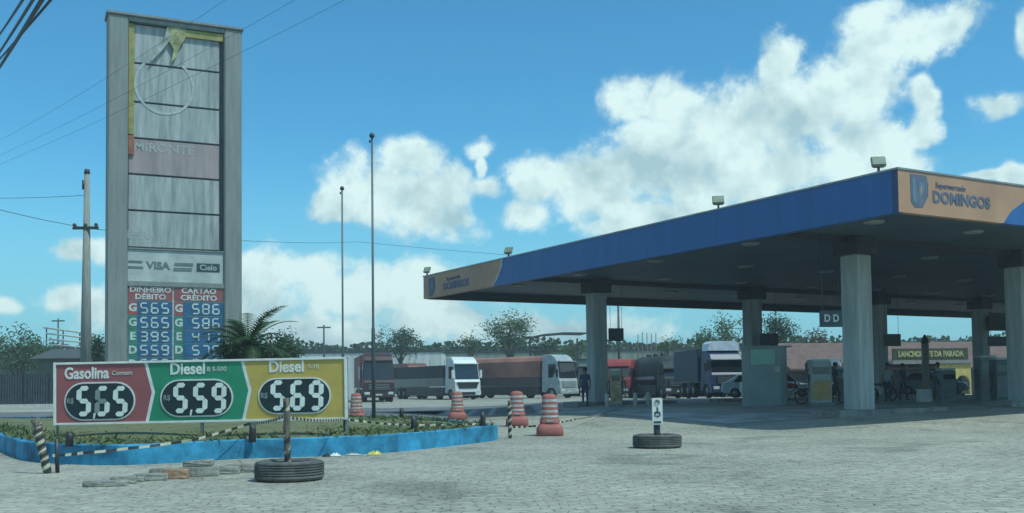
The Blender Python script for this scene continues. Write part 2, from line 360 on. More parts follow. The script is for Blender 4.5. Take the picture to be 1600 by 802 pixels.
# ------------------------------------------------------------------ sign tower
TL = at(166, 655, 34); TL.z = .2
tr_ = (378-800)/1600*35.9; TRZ = math.atan2(1.9, tr_ - TL.x)
tower = thing('sign_tower', (TL.x, 34, .2), TRZ, 'tall grey concrete sign tower with faded panel, card logos and fuel price grid', 'sign tower')
def tp(px, py): return face_pt(px, py, (TL.x, 34, .2), TRZ)
TW = tp(378, 300)[0]; TH = tp(166, 20)[1]
xl = tp(200, 250)[0]; xr = tp(350, 250)[0]
for a, b in ((0, xl), (xr+.02, TW)):
    MB().box(a, b, 0, .9, 0, TH, b=.03).build('pillar', M_conc, tower)
zt, zb = tp(203, 32)[1], tp(198, 386)[1]
MB().box(xl+.005, xr+.015, .03, .85, zt, TH-.003, b=.01).build('top_beam', M_conc, tower)
MB().box(-.06, TW+.06, -.06, .96, TH, TH+.1, b=.02).build('coping', M_conc, tower)
M_faded = mat('faded panel', (.36, .39, .39), .75, var=.3, scale=1.4, streak=True, col2=(.20, .235, .245))
M_pinkish = mat('faded red panel', (.34, .28, .29), .7, var=.2, scale=.8, streak=True)
M_seam = mat('seam dark', (.13, .15, .16), .8)
pan = thing('faded_panel', (0, 0, 0)); bpy.data.objects.remove(pan)
backing = MB().box(xl+.01, xr+.01, .30, .36, zb, zt).build('panel_backing', M_seam, tower)
seams = [zt-.02] + [tp(205, y)[1] for y in (95, 156, 213, 270, 327)] + [zb+.02]
xp1 = tp(344, 250)[0]
for i in range(6):
    o = MB().box(xl+.03, xp1, .20, .28, seams[i+1]+.03, seams[i]-.03, b=.012).build('faded_panel', M_pinkish if i == 3 else M_faded, tower)
M_yfad = mat('faded yellow', (.34, .32, .11), .7, var=.3, scale=2); M_rfad = mat('faded red', (.36, .13, .09), .7, var=.3, scale=2)
MB().box(xl+.02, tp(210, 100)[0], .12, .19, tp(205, 208)[1], zt-.05).build('yellow_trim', M_yfad, tower)
MB().box(xl+.02, tp(210, 220)[0], .12, .19, tp(205, 240)[1], tp(205, 210)[1]).build('red_trim', M_rfad, tower)
x0, z0 = tp(289, 42); x1, z1 = tp(349, 66)
MB().box(x0, xr, .10, .17, z1+.05, zt-.03).build('yellow_trim', M_yfad, tower)
# torn banner hanging from the top
pts = [tp(*p) for p in ((262, 38), (291, 42), (290, 60), (282, 70), (276, 88), (268, 96), (272, 76), (264, 62))]
MB().prism(pts, .07, .10).build('torn_banner', mat('torn cloth', (.36, .37, .20), .9, var=.4, scale=4), tower)
pts = [tp(*p) for p in ((262, 40), (268, 60), (250, 82), (236, 96), (240, 80), (255, 66))]
MB().prism(pts, .05, .08).build('torn_banner', mat('torn cloth pale', (.36, .40, .38), .9, var=.3, scale=4), tower)
# ghost of the old round emblem
M_ghost = mat('ghost paint', (.36, .39, .39), .7, var=.2, scale=6)
mb = MB(); c = tp(258, 132); s = abs(tp(303, 132)[0] - c[0])
ring = [(c[0]+s*math.sin(w), c[1]+s*1.02*math.cos(w)) for w in [R(a) for a in range(38, 326, 9)]]
for (a, b) in zip(ring[:-1], ring[1:]):
    t = Vector((b[0]-a[0], b[1]-a[1])).normalized(); nx_, nz_ = -t.y*.045, t.x*.045
    mb.prism([(a[0]-nx_, a[1]-nz_), (b[0]-nx_, b[1]-nz_), (b[0]+nx_, b[1]+nz_), (a[0]+nx_, a[1]+nz_)], .185, .20)
mb.build('ring_emblem', mat('ring ghost', (.42, .46, .46), .7, var=.2, scale=6), tower)
x_, z_ = tp(258, 231); text('MIRONTE', .42, M_ghost, tower, 'faded_lettering', T((x_, .197, z_)), .003, .008, xs=1.1)
x_, z_ = tp(222, 367); text('ERRA', .40, M_ghost, tower, 'faded_lettering', T((x_, .197, z_)), .003, .002)
# card strip
M_cards = mat('card strip', (.44, .49, .48), .6, var=.2, scale=1.2); M_ink = mat('dark ink', (.035, .07, .085), .6); M_ink2 = mat('pale ink', (.14, .19, .20), .6)
x0, z0 = tp(197, 438); x1, z1 = tp(349, 396)
MB().box(xl+.005, xr+.015, .05, .8, z1+.03, zb-.003).build('cross_beam', M_conc, tower)
cards = MB().box(xl+.012, xr+.008, .10, .16, z0-.02, z1+.027, b=.01).build('card_strip', M_cards, tower)
MB().box(xl+.005, xr+.015, .05, .8, tp(197, 446)[1], z0-.023).build('cross_beam', M_conc, tower)
zc = tp(270, 415)[1]
def lx(px): return tp(px, 415)[0]
mb = MB()
for k, (a, b) in enumerate(((201, 223), (200, 224))):
    mb.box(lx(a), lx(b), .085, .098, zc + (.06 if k == 0 else -.13), zc + (.13 if k == 0 else -.06))
mb.build('card_logo', M_ink2, cards)
text('VISA', .34, M_ink2, cards, 'card_lettering', T((lx(247.5), .095, zc-.02)), .008, .012, xs=1.1)
mb = MB(); mb.prism([(lx(271), zc-.17), (lx(300), zc-.17), (lx(301), zc-.06), (lx(272), zc-.06)], .085, .098); mb.prism([(lx(272), zc+.01), (lx(302), zc+.01), (lx(303), zc+.11), (lx(274), zc+.11)], .085, .098)
mb.build('card_logo', M_ink2, cards)
MB().box(lx(308), lx(344), .085, .098, zc-.17, zc+.12, b=.005).build('card_logo', M_ink, cards)
text('Cielo', .27, M_cards, cards, 'card_lettering', T((lx(326), .08, zc-.03)), .006, .006)
# price grid
M_hdr = mat('header red', (.30, .10, .11), .6, var=.2, scale=2); M_gblue = mat('grid blue', (.03, .13, .27), .5, var=.25, scale=2)
M_gred = mat('grid red', (.36, .09, .10), .6); M_ggrn = mat('grid green', (.04, .22, .17), .6); M_gtxt = mat('grid text', (.52, .62, .60), .6, var=.2, scale=4)
ztop = tp(197, 446)[1] - .003; zbot = tp(197, 590)[1]
grid = MB().box(xl+.006, xr+.014, .12, .5, zbot, ztop).build('price_grid', M_offwhite, tower)
xm = tp(271.5, 500)[0]
zr = [tp(197, y)[1] for y in (469, 492, 515, 536, 558, 580)]
for (a, b, l1, l2) in ((xl+.03, xm-.03, 'DINHEIRO', 'DÉBITO'), (xm+.03, xr-.02, 'CARTÃO', 'CRÉDITO')):
    h = MB().box(a, b, .09, .117, zr[0]+.02, ztop-.03).build('grid_header', M_hdr, grid)
    zc_ = (zr[0] + ztop)/2; text(l1, .25, M_gtxt, h, 'header_lettering', T(((a+b)/2, .085, zc_+.12)), .006, .006, xs=1.15); text(l2, .25, M_gtxt, h, 'header_lettering', T(((a+b)/2, .085, zc_-.12)), .006, .006, xs=1.15)
rows = [('G', '565', '586', M_gred), ('G', '565', '586', M_ggrn), ('E', '395', '411', M_ggrn), ('D', '559', '579', M_ggrn), ('D', '569', '589', M_ggrn)]
for i, (L, p1, p2, lm) in enumerate(rows):
    for (a, b, pr) in ((xl+.03, xm-.03, p1), (xm+.03, xr-.02, p2)):
        za, zc2 = zr[i+1]+.02, zr[i]-.02
        r_ = MB().box(a+.30, b, .09, .117, za, zc2).build('price_row', M_gblue, grid)
        l_ = MB().box(a, a+.295, .09, .117, za, zc2).build('fuel_letter_tile', lm, grid)
        text(L, .36, M_gtxt, l_, 'fuel_letter', T((a+.15, .085, (za+zc2)/2)), .006, .015)
        for k, ch in enumerate(pr):
            mb = MB(); digit(mb, ch, b - .92 + .34*k, (za+zc2)/2, .25, (zc2-za)*.82, .05, .075, .087); mb.build('price_digit', M_gtxt, r_)

# ------------------------------------------------------------------ price board
BY = 21.0; BL = at(83, 664, BY); BT = R(-.45)
board = thing('price_board', (BL.x, BY, 0), 0, 'long three-colour fuel price board with white frame standing in the blue-kerbed bed', 'price board')
board.rotation_euler = (0, BT, 0)
def bp_(px, py):
    x, z = face_pt(px, py, (BL.x, BY, 0), 0); c, s_ = math.cos(BT), math.sin(BT)
    return x*c - z*s_, x*s_ + z*c
X0, Z0 = bp_(83, 665); X1, Z1 = bp_(541, 556)
Z1 = bp_(83, 567)[1]
MB().box(X0, X1, 0, .12, Z0, Z0+.045, b=.006).box(X0, X1, 0, .12, Z1-.045, Z1, b=.006).box(X0, X0+.05, -.003, .123, Z0-.003, Z1+.003, b=.006).box(X1-.05, X1, -.003, .123, Z0-.003, Z1+.003, b=.006).build('frame', M_white, board)
for px in (83, 312, 540):
    xx = bp_(px, 640)[0]; MB().box(xx-.03 if px > 83 else xx, xx+.03, .125, .2, 0, Z1, b=.005).build('post', M_steel, board)
zm = (Z0+Z1)/2
def bx_(px): return bp_(px, 610)[0]
def panel(pts, m, nm='price_panel'):
    return MB().prism(pts, .03, .10).build(nm, m, board)
xa, xb, xc, xd = X0+.052, bx_(229), bx_(380), X1-.052
g = .035; k_ = .13; za, zz = Z0+.047, Z1-.047
p_r = panel([(xa, za), (xb-g, za), (xb-g+k_, zm), (xb-g-.02, zz), (xa, zz)], M_red)
p_g = panel([(xb+g, za), (xc-g, za), (xc-g+k_, zm), (xc-g-.02, zz), (xb+g-.02, zz), (xb+g+k_, zm)], M_green)
p_y = panel([(xc+g, za), (xd, za), (xd, zz), (xc+g-.02, zz), (xc+g+k_, zm)], M_yel)
for xq in (xb, xc):
    panel([(xq-g+.002, za), (xq+g-.002, za), (xq+g+k_-.002, zm), (xq+g-.022, zz), (xq-g-.018, zz), (xq-g+k_+.002, zm)], M_white, 'divider')
def oval(cx, cz, hw, hh, n=12):
    r = hh; o = []
    for i in range(n+1): w = -PI/2 + PI*i/n; o.append((cx+hw-r+r*math.cos(w), cz+r*math.sin(w)))
    for i in range(n+1): w = PI/2 + PI*i/n; o.append((cx-hw+r+r*math.cos(w), cz+r*math.sin(w)))
    return o
def price(par, pxc, pyc, hwp, hhp, digs, val, yd, dims, title, tpx, tpy, small, spx, spy, comma):
    cx, cz = bp_(pxc, pyc); sx = (bp_(pxc+hwp, pyc)[0]-cx); sz = cz - bp_(pxc, pyc+hhp)[1]
    MB().prism(oval(cx, cz, sx, sz), .012, .028).build('oval_rim', M_white, par)
    MB().prism(oval(cx, cz, sx-.03, sz-.03), .004, .011).build('oval_display', M_oval, par)
    for j, (dpx, ch) in enumerate(zip(digs, val)):
        x, z = bp_(dpx, yd); mb = MB()
        digit(mb, ch, x, z, .30, .62, .098, -.012, .003, slant=.04, dim=dims[j], dimi=1); mb.build('digit', [M_seg, M_segdim], par)
    x, z = bp_(comma, yd); mb = MB(); mb.prism([(x-.02, z-.36), (x+.01, z-.36), (x+.035, z-.24), (x-.005, z-.24)], -.010, .003); mb.build('comma', M_seg, par)
    x, z = bp_(digs[0]-21.5, pyc); text('R$', .15, M_segdim, par, 'currency_lettering', T((x, .0, z)), .003, .004, xs=.85)
    x, z = bp_(tpx, tpy); text(title, .33, M_white, par, 'fuel_lettering', T((x, .024, z)), .006, .008, xs=.80 if len(title) > 6 else .88)
    x, z = bp_(spx, spy); text(small, .13, M_offwhite, par, 'small_lettering', T((x, .024, z)), .004, .002)
price(p_r, 155.5, 627, 55.5, 30, (131, 160, 188), '565', 627, ('', 'fge', ''), 'Gasolina', 134.5, 584, 'Comum', 190, 583, 147)
price(p_g, 307, 622, 57, 29.5, (282, 313, 342), '559', 622, ('', '', ''), 'Diesel', 292.5, 577, 'B S-500', 338, 577, 298)
price(p_y, 460, 618.5, 57, 28.5, (434, 465, 494), '569', 618, ('', '', ''), 'Diesel', 447, 573.5, 'S-10', 489, 573, 449)

# ------------------------------------------------------------------ planter bed with blue kerb
front = [on_ground(*p) for p in ((-260, 668), (-60, 690), (0, 705), (40, 720), (110, 726), (200, 727), (300, 722), (380, 717), (480, 714), (600, 708), (700, 698), (778, 688))]
back = [Vector((-1.6, 29.0, 0)), Vector((-3.6, 33, 0)), Vector((-7, 36, 0)), Vector((-14, 38, 0)), Vector((-24, 38, 0))]
outline = [Vector((p.x, p.y, 0)) for p in front] + back
def spl(P, n=4):
    out = []
    for i in range(len(P)-1):
        p0, p1, p2, p3 = P[max(i-1, 0)], P[i], P[i+1], P[min(i+2, len(P)-1)]
        for k in range(n):
            t = k/n; out.append(.5*((2*p1)+(-p0+p2)*t+(2*p0-5*p1+4*p2-p3)*t*t+(-p0+3*p1-3*p2+p3)*t**3))
    return out + [P[-1]]
fr_s = spl(front, 5); bk_s = spl([front[-1]] + back, 4)
def kerb(path, h, th, m, name, par):
    mb = MB(); L = []
    for i, p in enumerate(path):
        t = (path[min(i+1, len(path)-1)] - path[max(i-1, 0)]); t.z = 0; t.normalize(); L.append(Vector((-t.y, t.x, 0)))
    vs = []
    for i, (p, nn) in enumerate(zip(path, L)):
        q = p + nn*th; hh = h + random.uniform(-.008, .008)
        vs += [(p.x, p.y, -.05), (p.x, p.y, hh-.02), (p.x+nn.x*.02, p.y+nn.y*.02, hh), (q.x, q.y, hh), (q.x, q.y, -.05)]
    fs = [(5*i+k, 5*i+5+k, 5*i+6+k, 5*i+1+k) for i in range(len(path)-1) for k in range(4)]
    fs += [(0, 1, 2, 3, 4), tuple(5*(len(path)-1)+k for k in (4, 3, 2, 1, 0))]
    mb.add(vs, fs); return mb.build(name, m, par)
pl = thing('planter_kerb', (0, 0, 0), 0, 'low blue painted kerb wall curving round the grassy bed', 'kerb wall')
kerb(fr_s, .37, .16, M_kerbblue, 'front_wall', pl)
bk2 = [p.copy() for p in bk_s]; kerb(bk2, .36, .15, M_kerbblue, 'back_wall', pl)
# bed of soil
poly = [p + Vector((0, 0, 0)) for p in fr_s[:-1]] + bk_s
ctr = Vector((-9, 27, 0))
mb = MB(); rings = []
NR = 10
for r in range(NR+1):
    f = r/NR
    for p in poly:
        q = ctr.lerp(p, 1-f) if f < 1 else ctr
        q = ctr + (p-ctr)*(.992 if r == 0 else 1-f)
        hz_ = .30 + .16*min(1, f*2.2) + .03*math.sin(q.x*1.7)*math.cos(q.y*1.3) if r else .30
        mb.v.append((q.x, q.y, hz_))
n_ = len(poly)
for r in range(NR):
    for i in range(n_):
        mb.f.append((r*n_+i, r*n_+(i+1) % n_, (r+1)*n_+(i+1) % n_, (r+1)*n_+i)); mb.m.append(0); mb.sm.append(True)
tag(mb.build('soil_bed', M_soil), kind='structure')
def inpoly(x, y, P=poly):
    c = False; j = len(P)-1
    for i in range(len(P)):
        if (P[i].y > y) != (P[j].y > y) and x < (P[j].x-P[i].x)*(y-P[i].y)/(P[j].y-P[i].y)+P[i].x: c = not c
        j = i
    return c
mb = MB(); cnt = 0
while cnt < 8500:
    x, y = random.uniform(-17, 0), random.uniform(17.5, 37)
    if not inpoly(x, y): continue
    patch = math.sin(x*.9+1)*math.cos(y*.7)+.4*math.sin(x*2.3+y)
    if random.random() > .55 + .4*patch: continue
    cnt += 1
    h = random.uniform(.0, .07) * (2.2 if random.random() < .05 else 1); a = random.uniform(0, PI); w = random.uniform(.02, .05)
    bx, by = math.cos(a)*w, math.sin(a)*w; lx_, ly_ = random.uniform(-.14, .14), random.uniform(-.14, .14); z = .37
    mb.add([(x-bx, y-by, z), (x+bx, y+by, z), (x+lx_, y+ly_, z+h+.025)], [(0, 1, 2)])
tag(mb.build('grass', M_grass, recalc=False), 'short weedy grass growing in the bed behind the blue kerb', 'grass', kind='stuff')

# ------------------------------------------------------------------ tape-wrapped posts, tyres, tape
M_tapey = mat('tape pale', (.50, .50, .38), .6); M_tapek = mat('tape black', (.03, .03, .035), .6)
def wrapped_post(name, base, top, r, label, group=None, wraps=7, cat='post', bend=0.0):
    b = Vector(base); t = Vector(top); o = thing(name, b, 0, label, cat, group)
    mb = MB(); d = t-b; ks = [random.uniform(-1, 1)*bend for _ in range(9)]; off = lambda f: Vector((ks[int(f*8)]*(1-(f*8) % 1)+ks[min(8, int(f*8)+1)]*((f*8) % 1), 0, 0)); mb.tube([tuple(d*(i/8)+off(min(.999, i/8))) for i in range(9)], [r*(1+.25*abs(ks[i])/max(bend, .001)*(bend > 0)) for i in range(9)], 10); mb.build('shaft', M_wood if r > .03 else M_dsteel, o)
    mb = MB(); n = wraps*10; q = d.normalized(); a = q.cross(Vector((1, 0, 0))).normalized(); e = q.cross(a); hgt = d.length
    for s_, mi in ((0, 0), (PI, 1)):
        for i in range(n):
            vs = []
            for ii in (i, i+1):
                w = 2*PI*ii/10 + s_; f = .03 + .9*ii/n
                for dz in (-.16 - .06*math.sin(ii*.37), .16 + .07*math.sin(ii*.23)):
                    rr = r*1.12; p = d*f + off(min(.999, f)) + q*dz*hgt*.9/wraps + a*math.cos(w)*rr + e*math.sin(w)*rr; vs.append(tuple(p))
            mb.add(vs, [(0, 1, 3, 2)], mi)
    mb.build('tape_wrap', [M_tapey, M_tapek], o, recalc=False); return o
def tyre(loc, R_, H, label, m=M_rubber_dusty, rz=0):
    o = thing('tyre', loc, rz, label, 'tyre')
    r0 = R_*.56
    prof = [(r0, H*.12), (r0*1.03, H*.04), (R_*.8, 0), (R_*.95, H*.06), (R_, H*.18)]
    for k in range(5):
        z0 = H*(.18+.128*k); prof += [(R_, z0+.001), (R_, z0+H*.09), (R_*.975, z0+H*.095), (R_*.975, z0+H*.122)]
    prof += [(R_, H*.82), (R_*.95, H*.94), (R_*.8, H), (r0*1.03, H*.96), (r0, H*.88)]
    MB().lathe(prof, 48).build('tread', m, o)
    MB().lathe([(r0, H*.88), (r0*1.06, H*.82), (R_*.85, H*.5), (r0*1.06, H*.18), (r0, H*.12)], 48).build('inner_wall', M_rubber, o)
    return o
tn = at(450, 745, 14.9); TN = Vector((tn.x, 15.0, 0)); tyre(TN, .50, .29, 'large old tyre lying flat with a taped stake, before the blue kerb')
wrapped_post('wooden_stake', (TN.x-.02, TN.y, .0), tuple(at(447, 622, 15.0)), .042, 'thick dark stake wrapped in tape rising out of the nearest tyre', wraps=4, bend=.008)
tf = on_ground(1027, 699.5); TF = Vector((tf.x, tf.y, gz(tf.x, tf.y))); tyre(TF, .51, .28, 'old tyre lying flat on open paving with a small white sign in it')
# small sign standing in the far tyre
s0 = thing('small_sign', TF, 0, 'narrow white notice on a dark stub standing in the lone tyre', 'sign')
k = TF.y/1600
MB().tube([(0, 0, 0), (.0, 0, (704-664)*k)], .07, 10).build('stub', M_dsteel, s0)
zb_ = at(1027, 664, TF.y).z-TF.z; zt_ = at(1027, 622, TF.y).z-TF.z
pn = MB().box(-.11, .11, -.10, -.075, zb_, zt_, b=.008).build('notice_panel', M_white, s0)
h_ = zt_-zb_
MB().lathe([(.0, 0), (.055, 0), (.055, .006)], 16, M=T((0, -.107, zt_-.09)) @ Matrix.Rotation(R(90), 4, 'X')).build('round_mark', M_segdim, pn)
mb = MB(); zc3 = zb_+h_*.48
mb.box(-.015, .02, -.106, -.101, zc3-.02, zc3+.10).prism([(-.07, zc3-.03), (.07, zc3-.03), (.05, zc3+.01), (-.05, zc3+.01)], -.108, -.102).box(-.06, -.035, -.106, -.101, zc3-.10, zc3-.03).box(.04, .065, -.106, -.101, zc3-.09, zc3-.03).box(-.02, .03, -.106, -.101, zc3-.11, zc3-.07)
mb.box(-.075, .075, -.106, -.101, zb_+.04, zb_+.08); mb.build('notice_marks', M_ink, pn)
# leaning stake on the far left, and thin stake by the cones
g1 = on_ground(74, 740)
wrapped_post('wooden_stake', (g1.x, g1.y, 0), tuple(at(55, 655, g1.y)), .06, 'crooked taped stake leaning beside the left end of the blue kerb', wraps=6, bend=.035)
MB().tube([(g1.x+.12, g1.y+.1, 0), (g1.x+.10, g1.y+.1, .55)], .035, 8).build('timber_stub', M_dsteel)
tag(bpy.data.objects['timber_stub'], 'short dark stub standing right beside the crooked taped stake', 'stub')
g2 = on_ground(797, 685)
wrapped_post('wooden_stake', (g2.x, g2.y, 0), tuple(at(796, 626, g2.y)), .045, 'thin dark stake on the paving in front of the middle barrier cone', wraps=5)
# short stumps in the bed
stumps = [((646, 672), .30, 'short dark stump in the grass, third from the kerb end'), ((754, 664), .30, 'short dark stump just behind the right tip of the blue kerb'),
          ((627, 652), .28, 'short dark stump at the back of the grass near the tall flagpole'), ((394, 684), .26, 'short dark stump beneath the left edge of the yellow price panel'), ((540, 668), .30, 'short dark stump at the right foot of the price board'), ((108, 692), .2, 'dark weathered lump under the red price panel')]
first = None
for (p, h, lab) in stumps:
    g = on_ground(p[0], p[1], .40)
    if first is None:
        o = MB().tube([(0, 0, -.1), (.01, 0, h*.6), (.0, .01, h)], [.07, .065, .055], 9).build('wooden_stump', M_dsteel); first = o
    else: o = first.copy(); C.objects.link(o)
    o.location = (g.x, g.y, .40); o.scale.z = h/.3; tag(o, lab, 'stump', 'short stumps along the tape in the bed')
def tape(name, pts, sag, label, w=.05, seg=.16):
    mb = MB(); k = 0
    for a, b in zip(pts[:-1], pts[1:]):
        a, b = Vector(a), Vector(b); L = (b-a).length; n = max(2, int(L/seg)); prev = None
        for i in range(n+1):
            t = i/n; p = a.lerp(b, t); p.z -= sag*4*t*(1-t)*min(1, L/4); tw = .5*math.sin(i*.7)
            u = Vector((0, math.sin(tw)*w/2, math.cos(tw)*w/2))
            if prev: mb.add([tuple(prev[0]), tuple(p-u), tuple(p+u), tuple(prev[1])], [(0, 1, 2, 3)], k % 2); k += 1
            prev = (p-u, p+u)
    o = mb.build(name, [M_tapey, M_tapek], recalc=False); return tag(o, label, 'barrier tape')
Yk = on_ground(200, 727).y
tape('barrier_tape', [at(82, 712, g1.y), at(130, 708, 17.6), at(200, 701, 17.75), at(300, 688, 18.2), at(390, 662, 19.6), at(447, 650, 15.1)], .03, 'pale and black tape strung along the kerb from the crooked stake')
tape('barrier_tape', [at(447, 652, 15.0), at(540, 655, 21.4), at(646, 664, 24.0), at(754, 662, 25.5)], .04, 'striped tape sagging over the grass right of the price board')
tape('barrier_tape', [at(797, 668, g2.y), at(900, 655, 30), at(960, 640, 38), at(1010, 634, 43)], .05, 'striped tape running from the thin stake towards the first canopy column')

# ------------------------------------------------------------------ barrier cones
def cone():
    o = thing('barrier_cone', (0, 0, 0), 0, '', 'barrier cone', 'red and white plastic barrier cones')
    MB().lathe([(.0, 0), (.33, 0), (.355, .03), (.345, .20), (.31, .26), (.24, .32), (.0, .33)], 32, sq=5).build('base', M_plasred, o)
    prof = [(.265, .33), (.255, .44), (.225, .47)]; mis = [0, 0]
    z = .47; r = .225
    prof += [(r+.015, z+.01)]; mis += [0]
    for k in range(4):
        for (hh, mi) in ((.065, 1), (.075, 0)):
            dr = -.006
            prof += [(r+.018+dr, z+.015), (r+.018+dr*2, z+hh)]; mis += [mi, mi]; z += hh; r += dr
    prof += [(.16, z+.03), (.10, z+.06), (0, z+.065)]; mis += [0, 0, 0]
    MB().lathe(prof, 32, mis=mis, sq=3.2).build('body', [M_plasred, M_plaswhite], o)
    mb = MB(); mb.box(-.09, .09, -.275, -.25, .36, .42, b=.01); mb.build('handle_recess', M_plaswhite, o)
    return o
cn = cone()
gA = on_ground(860, 682)
relabel(cn, 'nearest and tallest red and white barrier cone, right of the blue kerb', (gA.x, gA.y+.35, gz(gA.x, gA.y)))
for (px, py, d, lab) in ((808, 669, None, 'red and white barrier cone behind the thin taped stake'), (714, 657, None, 'red and white barrier cone behind the grass in front of the white truck'), (555, 658, None, 'red and white barrier cone half hidden by the right edge of the price board')):
    g = on_ground(px, py); relabel(copy_tree(cn), lab, (g.x, g.y+.3, gz(g.x, g.y)), random.uniform(-.2, .2))

# ------------------------------------------------------------------ row of broken kerb stones and litter
def rough_block(l, w, h, m, name, label, loc, rz, cat, group=None, tilt=0.0):
    bm = bmesh.new(); bmesh.ops.create_cube(bm, size=1)
    for v in bm.verts: v.co = (v.co.x*l, v.co.y*w, (v.co.z+.5)*h)
    bmesh.ops.bevel(bm, geom=bm.edges[:], offset=.018, segments=1, affect='EDGES'); bmesh.ops.subdivide_edges(bm, edges=bm.edges[:], cuts=2, use_grid_fill=True)
    for v in bm.verts: v.co += Vector([random.uniform(-.006, .006) for _ in range(3)])
    me = bpy.data.meshes.new(name); bm.to_mesh(me); bm.free(); me.materials.append(m)
    o = bpy.data.objects.new(name, me); C.objects.link(o); o.location = loc; o.rotation_euler = (tilt*.3, tilt, rz); return tag(o, label, cat, group)
G = 'broken kerb stones laid in a row'
row = [((165, 760), .36, .10, 'crumbled stone at the far left tip of the kerb stone row'), ((193, 756), .22, .13, 'small rough stone second from the left of the row'), ((212, 753), .16, .10, 'little pale stone third from the left of the row'),
       ((236, 751), .30, .13, 'rough grey stone with pale top, middle left of the row'), ((252, 746), .20, .17, 'dark grey broken stone just left of the orange brick'), ((310, 744.5), .38, .17, 'grey kerb stone carrying the loose slab'),
       ((345, 741), .36, .15, 'grey kerb stone right of the one carrying the slab'), ((380, 738), .34, .16, 'last grey kerb stone touching the near tyre')]
for (p, l, h, lab) in row:
    g = on_ground(*p); rough_block(l*1.62, .17, h*.85, M_kerbstone, 'kerb_stone', lab, (g.x, g.y, -.005), R(10+random.uniform(-8, 8)), 'kerb stone', G)
g = on_ground(275, 748); rough_block(.37, .2, .15, M_brick, 'orange_block', 'orange clay block in the row of grey kerb stones', (g.x, g.y, -.005), R(8), 'brick')
g = on_ground(310, 744); rough_block(.44, .2, .10, M_kerbstone, 'stone_slab', 'loose grey slab resting on top of the kerb stone row', (g.x, g.y+.02, .145), R(6), 'stone slab', tilt=-.06)
def crumple(loc, sx, sy, h, m, label, rz=0):
    bm = bmesh.new(); bmesh.ops.create_grid(bm, x_segments=12, y_segments=6, size=.5)
    for v in bm.verts:
        e = max(0, 1-(2*v.co.x)**2)*max(0, 1-(2*v.co.y)**2)
        v.co = (v.co.x*sx+random.uniform(-.01, .01), v.co.y*sy, .006+e*h*random.uniform(.4, 1.2))
    me = bpy.data.meshes.new('litter'); bm.to_mesh(me); bm.free(); me.materials.append(m)
    o = bpy.data.objects.new('litter_bag', me); C.objects.link(o); o.location = loc; o.rotation_euler.z = rz; return tag(o, label, 'litter', 'litter at the foot of the blue kerb')
g = on_ground(585, 711); crumple((g.x, g.y, .004), .28, .2, .09, mat('yellow plastic', (.55, .52, .12), .4, var=.2), 'crumpled yellow plastic bag at the foot of the blue kerb')
g = on_ground(524, 713); crumple((g.x, g.y, .004), .20, .16, .07, mat('white plastic', (.7, .72, .7), .4), 'small white paper scrap by the blue kerb next to a dark scrap')
g = on_ground(552, 712); crumple((g.x, g.y, .004), .34, .14, .04, M_plaswhite, 'flattened pale wrapper between white scrap and yellow bag')
g = on_ground(510, 714); crumple((g.x, g.y, .004), .16, .12, .06, M_black, 'dark scrap on the paving beside the near tyre')

# ------------------------------------------------------------------ flagpoles
def flagpole(base, H, lab):
    M_pole = mat('pole metal', (.11, .13, .14), .5, .3); o = thing('flagpole', base, 0, lab, 'flagpole', 'bare metal flagpoles in the bed')
    MB().tube([(0, 0, 0), (0, 0, H*.32), (0, 0, H*.33), (0, 0, H)], [.06, .056, .038, .03], 12).build('mast', M_pole, o)
    MB().lathe([(0, H-.02), (.07, H), (.085, H+.07), (.05, H+.13), (0, H+.15)], 12).build('finial', M_dsteel, o)
    MB().box(-.09, -.04, -.02, .02, H-.16, H-.08).build('pulley', M_dsteel, o)
    return o
b1 = at(584, 655, 31); flagpole((b1.x, 31, .3), at(580, 210, 31).z-.4, 'taller looking bare flagpole with dark finial right of the price board')
b2 = at(532, 640, 38); flagpole((b2.x, 38.6, .0), at(527, 293, 38.6).z-.1, 'second bare flagpole rising behind the right end of the price board')

# ------------------------------------------------------------------ fuel canopy
canopy = thing('fuel_canopy', CORN, CRZ, 'huge flat fuel station canopy with blue fascia and orange corners on concrete columns', 'canopy')
FB, FT, TH_ = 5.67, 6.78, .25
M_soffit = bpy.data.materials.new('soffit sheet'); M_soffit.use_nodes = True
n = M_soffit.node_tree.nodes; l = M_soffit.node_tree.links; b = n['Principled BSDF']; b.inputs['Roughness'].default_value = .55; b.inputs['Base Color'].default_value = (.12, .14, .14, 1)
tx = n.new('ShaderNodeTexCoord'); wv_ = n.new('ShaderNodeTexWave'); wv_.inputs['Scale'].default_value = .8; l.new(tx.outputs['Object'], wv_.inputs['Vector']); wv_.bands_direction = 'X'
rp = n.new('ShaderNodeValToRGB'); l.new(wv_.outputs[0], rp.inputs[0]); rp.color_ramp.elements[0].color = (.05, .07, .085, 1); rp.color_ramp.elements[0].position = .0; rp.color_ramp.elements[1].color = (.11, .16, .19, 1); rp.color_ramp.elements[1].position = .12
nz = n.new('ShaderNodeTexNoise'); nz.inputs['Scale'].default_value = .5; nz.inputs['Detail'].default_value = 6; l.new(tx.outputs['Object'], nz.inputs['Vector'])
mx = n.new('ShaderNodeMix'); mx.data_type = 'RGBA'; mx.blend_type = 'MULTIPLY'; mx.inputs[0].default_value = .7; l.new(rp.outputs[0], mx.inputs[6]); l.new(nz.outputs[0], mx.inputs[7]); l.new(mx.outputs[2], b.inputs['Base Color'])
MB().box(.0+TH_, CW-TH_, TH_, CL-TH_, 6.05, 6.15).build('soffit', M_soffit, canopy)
MB().box(TH_-.05, CW-TH_+.05, TH_-.05, CL-TH_+.05, 6.45, 6.55).build('roof_sheet', M_steel, canopy)
# blue side (x=0 plane) from y=... ; orange part at the far end, ragged slanted join
Ljoin = CL - 7.2
side = MB(); MX = Matrix.Rotation(R(90), 4, 'Z')
